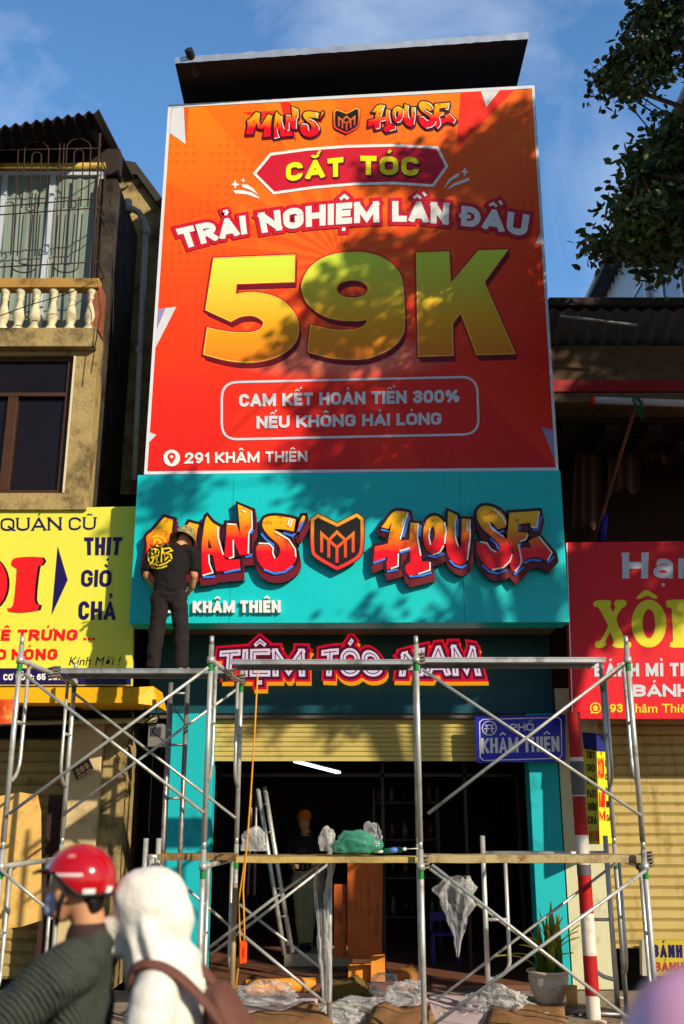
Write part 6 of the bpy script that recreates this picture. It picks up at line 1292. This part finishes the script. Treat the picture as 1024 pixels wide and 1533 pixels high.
# ------------------------------------------------------------------ tree on the right: limbs reach over the frame and shade the billboard
rt = random.Random(11)
tr = thing('tree', 'leafy street tree overhanging the dark house at the right', 'tree', (6.4, 6.6, -.13))
clusters = []
def inpoly(x, y, pg):
    r = False
    for i in range(len(pg)):
        (x1, y1), (x2, y2) = pg[i - 1], pg[i]
        if (y1 > y) != (y2 > y) and x < (x2 - x1) * (y - y1) / (y2 - y1) + x1: r = not r
    return r
SH = [  # shaded patches as measured on the facade: outline, clusters, plane
  ([(800, 150), (770, 160), (700, 215), (640, 215), (600, 250), (560, 265), (640, 290), (690, 300), (805, 330)], 50, YB), ([(805, 300), (690, 330), (640, 350), (560, 350), (520, 375), (570, 420), (600, 430), (640, 400), (740, 450), (812, 440)], 44, YB),
  ([(812, 440), (720, 430), (640, 470), (610, 560), (700, 600), (830, 690)], 70, YB), ([(540, 385), (430, 470), (400, 530), (460, 550), (610, 545), (610, 470), (590, 420)], 24, YB), ([(830, 700), (830, 560), (640, 560), (560, 610), (420, 690), (420, 706)], 62, YB), ([(450, 590), (540, 560), (640, 600), (520, 660)], 7, YB),
  ([(840, 705), (400, 708), (330, 735), (420, 752), (560, 745), (650, 770), (700, 800), (845, 830)], 52, YS), ([(215, 735), (290, 735), (280, 760), (215, 760)], 4, YS), ([(845, 880), (800, 885), (790, 925), (850, 930)], 4, YS),
  ([(835, 500), (1060, 500), (1060, 800), (835, 800)], 150, 11.6), ([(850, 815), (1060, 815), (1060, 900), (960, 930), (850, 960)], 40, YX), ([(320, 1065), (520, 1065), (540, 1100), (330, 1090)], 5, 12.2), ([(848, 1115), (874, 1115), (880, 1246), (854, 1246)], 16, 10.4)]
for pg, cnt, Yp in SH:
    xs = [q[0] for q in pg]; ys_ = [q[1] for q in pg]; k = 0; guard = 0
    cnt = int(cnt * 1.15)
    while k < cnt and guard < 6000:
        guard += 1; x, y = rt.uniform(min(xs), max(xs)), rt.uniform(min(ys_), max(ys_))
        if not inpoly(x, y, pg): continue
        t = rt.uniform(5.2, 8.6); q = P(x, y, Yp) + SUN * t; u, v = proj(q)
        if -60 < u < 1150 and -60 < v < 1590: continue
        if q.z < 3.2: continue
        clusters.append((q, .225)); k += 1
VIS = [([(1030, -20), (972, -20), (962, 40), (930, 80), (893, 118), (905, 140), (955, 138), (985, 105), (1030, 95)], 36), ([(1030, 172), (995, 185), (985, 215), (938, 238), (934, 280), (918, 320), (935, 365), (925, 392), (975, 410), (1030, 372)], 66), ([(890, 355), (935, 350), (945, 375), (895, 385)], 5), ([(1030, -20), (1090, -20), (1090, 400), (1030, 400)], 14)]
for pg, cnt in VIS:
    xs = [q[0] for q in pg]; ys_ = [q[1] for q in pg]; k = 0
    while k < cnt:
        x, y = rt.uniform(min(xs), max(xs)), rt.uniform(min(ys_), max(ys_))
        if not inpoly(x, y, pg): continue
        clusters.append((P(x, y, rt.uniform(8.2, 9.9)), .17)); k += 1
M_lf = mat('tree_leaf', c(62, 84, 34), .5, var=.5, vscale=1.3, spec=.4)
_p = M_lf.node_tree.nodes['Principled BSDF']; _p.inputs['Transmission Weight'].default_value = 0.0; _p.inputs['Subsurface Weight'].default_value = 0.0
lv_v, lv_f = [], []
for q, rad in clusters:
    vis = rad < .2; nl = 40 if not vis else 62
    for _ in range(nl):
        d = Vector((rt.gauss(0, 1), rt.gauss(0, 1), rt.gauss(0, .8))) * rad * .62; p = q + d; a = Vector((rt.gauss(0, 1), rt.gauss(0, 1), rt.gauss(0, .7))).normalized(); b = a.orthogonal().normalized(); b = (Matrix.Rotation(rt.uniform(0, 6.28), 3, a) @ b)
        l_, w_ = rt.uniform(.034, .070) * (1.3 if not vis else .95), rt.uniform(.024, .034) * (1.3 if not vis else .95); cc = a.cross(b) * .006; o = len(lv_v)
        lv_v += [p - a * l_, p - a * l_ * .1 + b * w_ + cc, p + a * l_ * .75 + b * w_ * .8 + cc, p + a * l_, p + a * l_ * .75 - b * w_ * .8 + cc, p - a * l_ * .1 - b * w_ + cc]; lv_f += [(o, o + 1, o + 2, o + 3), (o, o + 3, o + 4, o + 5)]
e = MB(); e.add(lv_v, lv_f); e.build('crown', M_lf, tr)
e = MB(); root = Vector((6.4, 6.6, -.13)); top = Vector((6.1, 6.7, 5.2)); e.tube([root, root + Vector((.02, 0, .5)), Vector((6.35, 6.65, 2.5)), top], [.30, .22, .19, .16], n=14); e.build('trunk', mat('tree_bark', c(84, 70, 56), .95, var=.3, bump=.8, bscale=20), tr)
hubs = rt.sample([q for q, _ in clusters], 26); e = MB()
for h in hubs:
    m1 = top.lerp(h, .45) + Vector((0, 0, .35)); e.tube([top - Vector((0, 0, rt.uniform(0, 1.2))), m1, h], [.07, .045, .018], n=7)
for q, rad in clusters[::2]:
    h = min(hubs, key=lambda k: (k - q).length)
    if (h - q).length > .15: e.tube([h, h.lerp(q, .5) + Vector((0, 0, .06)), q], [.014, .010, .005], n=5)
e.build('branch', mat('tree_bark', c(84, 70, 56), .95), tr)

# ------------------------------------------------------------------ cables, seams and small litter
M_cab = mat('black_cable', c(20, 18, 20), .6)
rc = random.Random(4)
def cable(pts, lab, r=.009):
    e = MB(); e.tube(pts, r, n=6); return tag(e.build('cable', M_cab, None), lab, 'cable', 'cables on the house fronts')
cable([P(232, 1052, 11.4), P(238, 1075, 11.45), P(228, 1096, 11.5), P(246, 1110, 11.5), P(240, 1130, 11.6)], 'black cable looping down below the right end of the yellow awning')
cable([P(205, 1092, 11.6), P(232, 1070, 11.55), P(262, 1062, 11.6), P(275, 1080, 11.8)], 'black cable crossing the passage beside the teal pillar')
cable([P(-20, 480, 11.0), P(40, 458, 11.0), P(100, 440, 11.0), P(146, 420, 11.05), P(150, 470, 11.1), P(136, 560, 11.15)], 'thin black cable drooping across the white balusters', .006)
cable([P(165, 300, 11.6), P(170, 420, 11.7), P(168, 560, 11.8), P(166, 700, 11.8)], 'black cable running down the side wall of the old house')
cable([P(848, 640, 11.7), P(900, 655, 11.8), P(960, 650, 11.8), P(1040, 668, 11.8)], 'black cable sagging inside the dark upper room')
mb2 = thing('meter_box', 'small grey electric meter box in the passage below the yellow awning', 'meter box', P(232, 1100, 11.75))
e = MB(); q0 = P(232, 1118, 11.75); e.box(q0.x - .09, q0.x + .09, 11.75, 11.9, q0.z, q0.z + .26); e.build('case', mat('meter_grey', c(120, 116, 110), .5), mb2, bevel=.01)
e = MB(); e.box(q0.x - .06, q0.x + .06, 11.742, 11.748, q0.z + .12, q0.z + .22); e.build('window', mat('meter_glass', c(50, 54, 60), .1), mb2)
for px in (347, 692):
    e = MB(); a, b = P(px, 708, YS), P(px, 932, YS); x_ = (a.x + b.x) / 2; e.box(x_ - .003, x_ + .003, YS - .0025, YS + .01, b.z, a.z - .02); e.build('panel_seam', mat('seam_teal', c(10, 150, 156), .5), sg)
e = MB()
for i in range(260):
    p = PG(rc.uniform(330, 960), rc.uniform(1493, 1545), .012); a = rc.uniform(0, 6.28); l_, w_ = rc.uniform(.015, .06), rc.uniform(.01, .03); d = Vector((math.cos(a), math.sin(a), rc.uniform(-.2, .5))) ; t_ = Vector((-math.sin(a), math.cos(a), rc.uniform(-.3, .3))); p.z += .02
    e.add([p - d * l_, p + t_ * w_, p + d * l_, p - t_ * w_], [(0, 1, 2), (0, 2, 3)], rc.choice((0, 0, 1, 2)))
o = e.build('litter', [mat('paper_scrap', c(214, 204, 190), .8), M_card, mat('dirt_crumb', c(90, 70, 54), .9)], None); o['kind'] = 'stuff'; tag(o, 'scraps of paper and card strewn on the pavement under the scaffold', 'litter')

# dim fittings deep in the shop
rk = thing('wall_rack', 'dim metal rack of bottles at the back of the dark shop', 'rack', (.85, 14.6, .05))
M_rk = mat('dim_metal', c(58, 54, 52), .4, .5)
e = MB()
for x in (.45, 1.35): e.box(x - .015, x + .015, 14.6, 14.63, .05, 2.2); e.box(x - .015, x + .015, 14.9, 14.93, .05, 2.2)
e.build('upright', M_rk, rk)
for k in range(4): e = MB(); e.box(.43, 1.37, 14.595, 14.935, .5 + k * .5, .52 + k * .5); e.build('shelf', M_rk, rk)
bt = None
for k in range(4):
    for j in range(5):
        x = .53 + j * .18; z = .522 + k * .5; r_ = rc.uniform(.03, .045); h_b = rc.uniform(.16, .26)
        e = MB(); e.lathe([(0, 0), (r_, 0), (r_, h_b * .65), (r_ * .4, h_b * .8), (r_ * .4, h_b), (0, h_b)], (x, 14.75, z), 14)
        tag(e.build('bottle', mat('bottle_%s' % ('amber', 'white', 'dark')[(j + k) % 3], (c(90, 48, 22), c(96, 94, 92), c(34, 30, 34))[(j + k) % 3], .25), None), 'small bottle standing on the dim rack at the back of the shop', 'bottle', 'bottles on the dim shop rack')
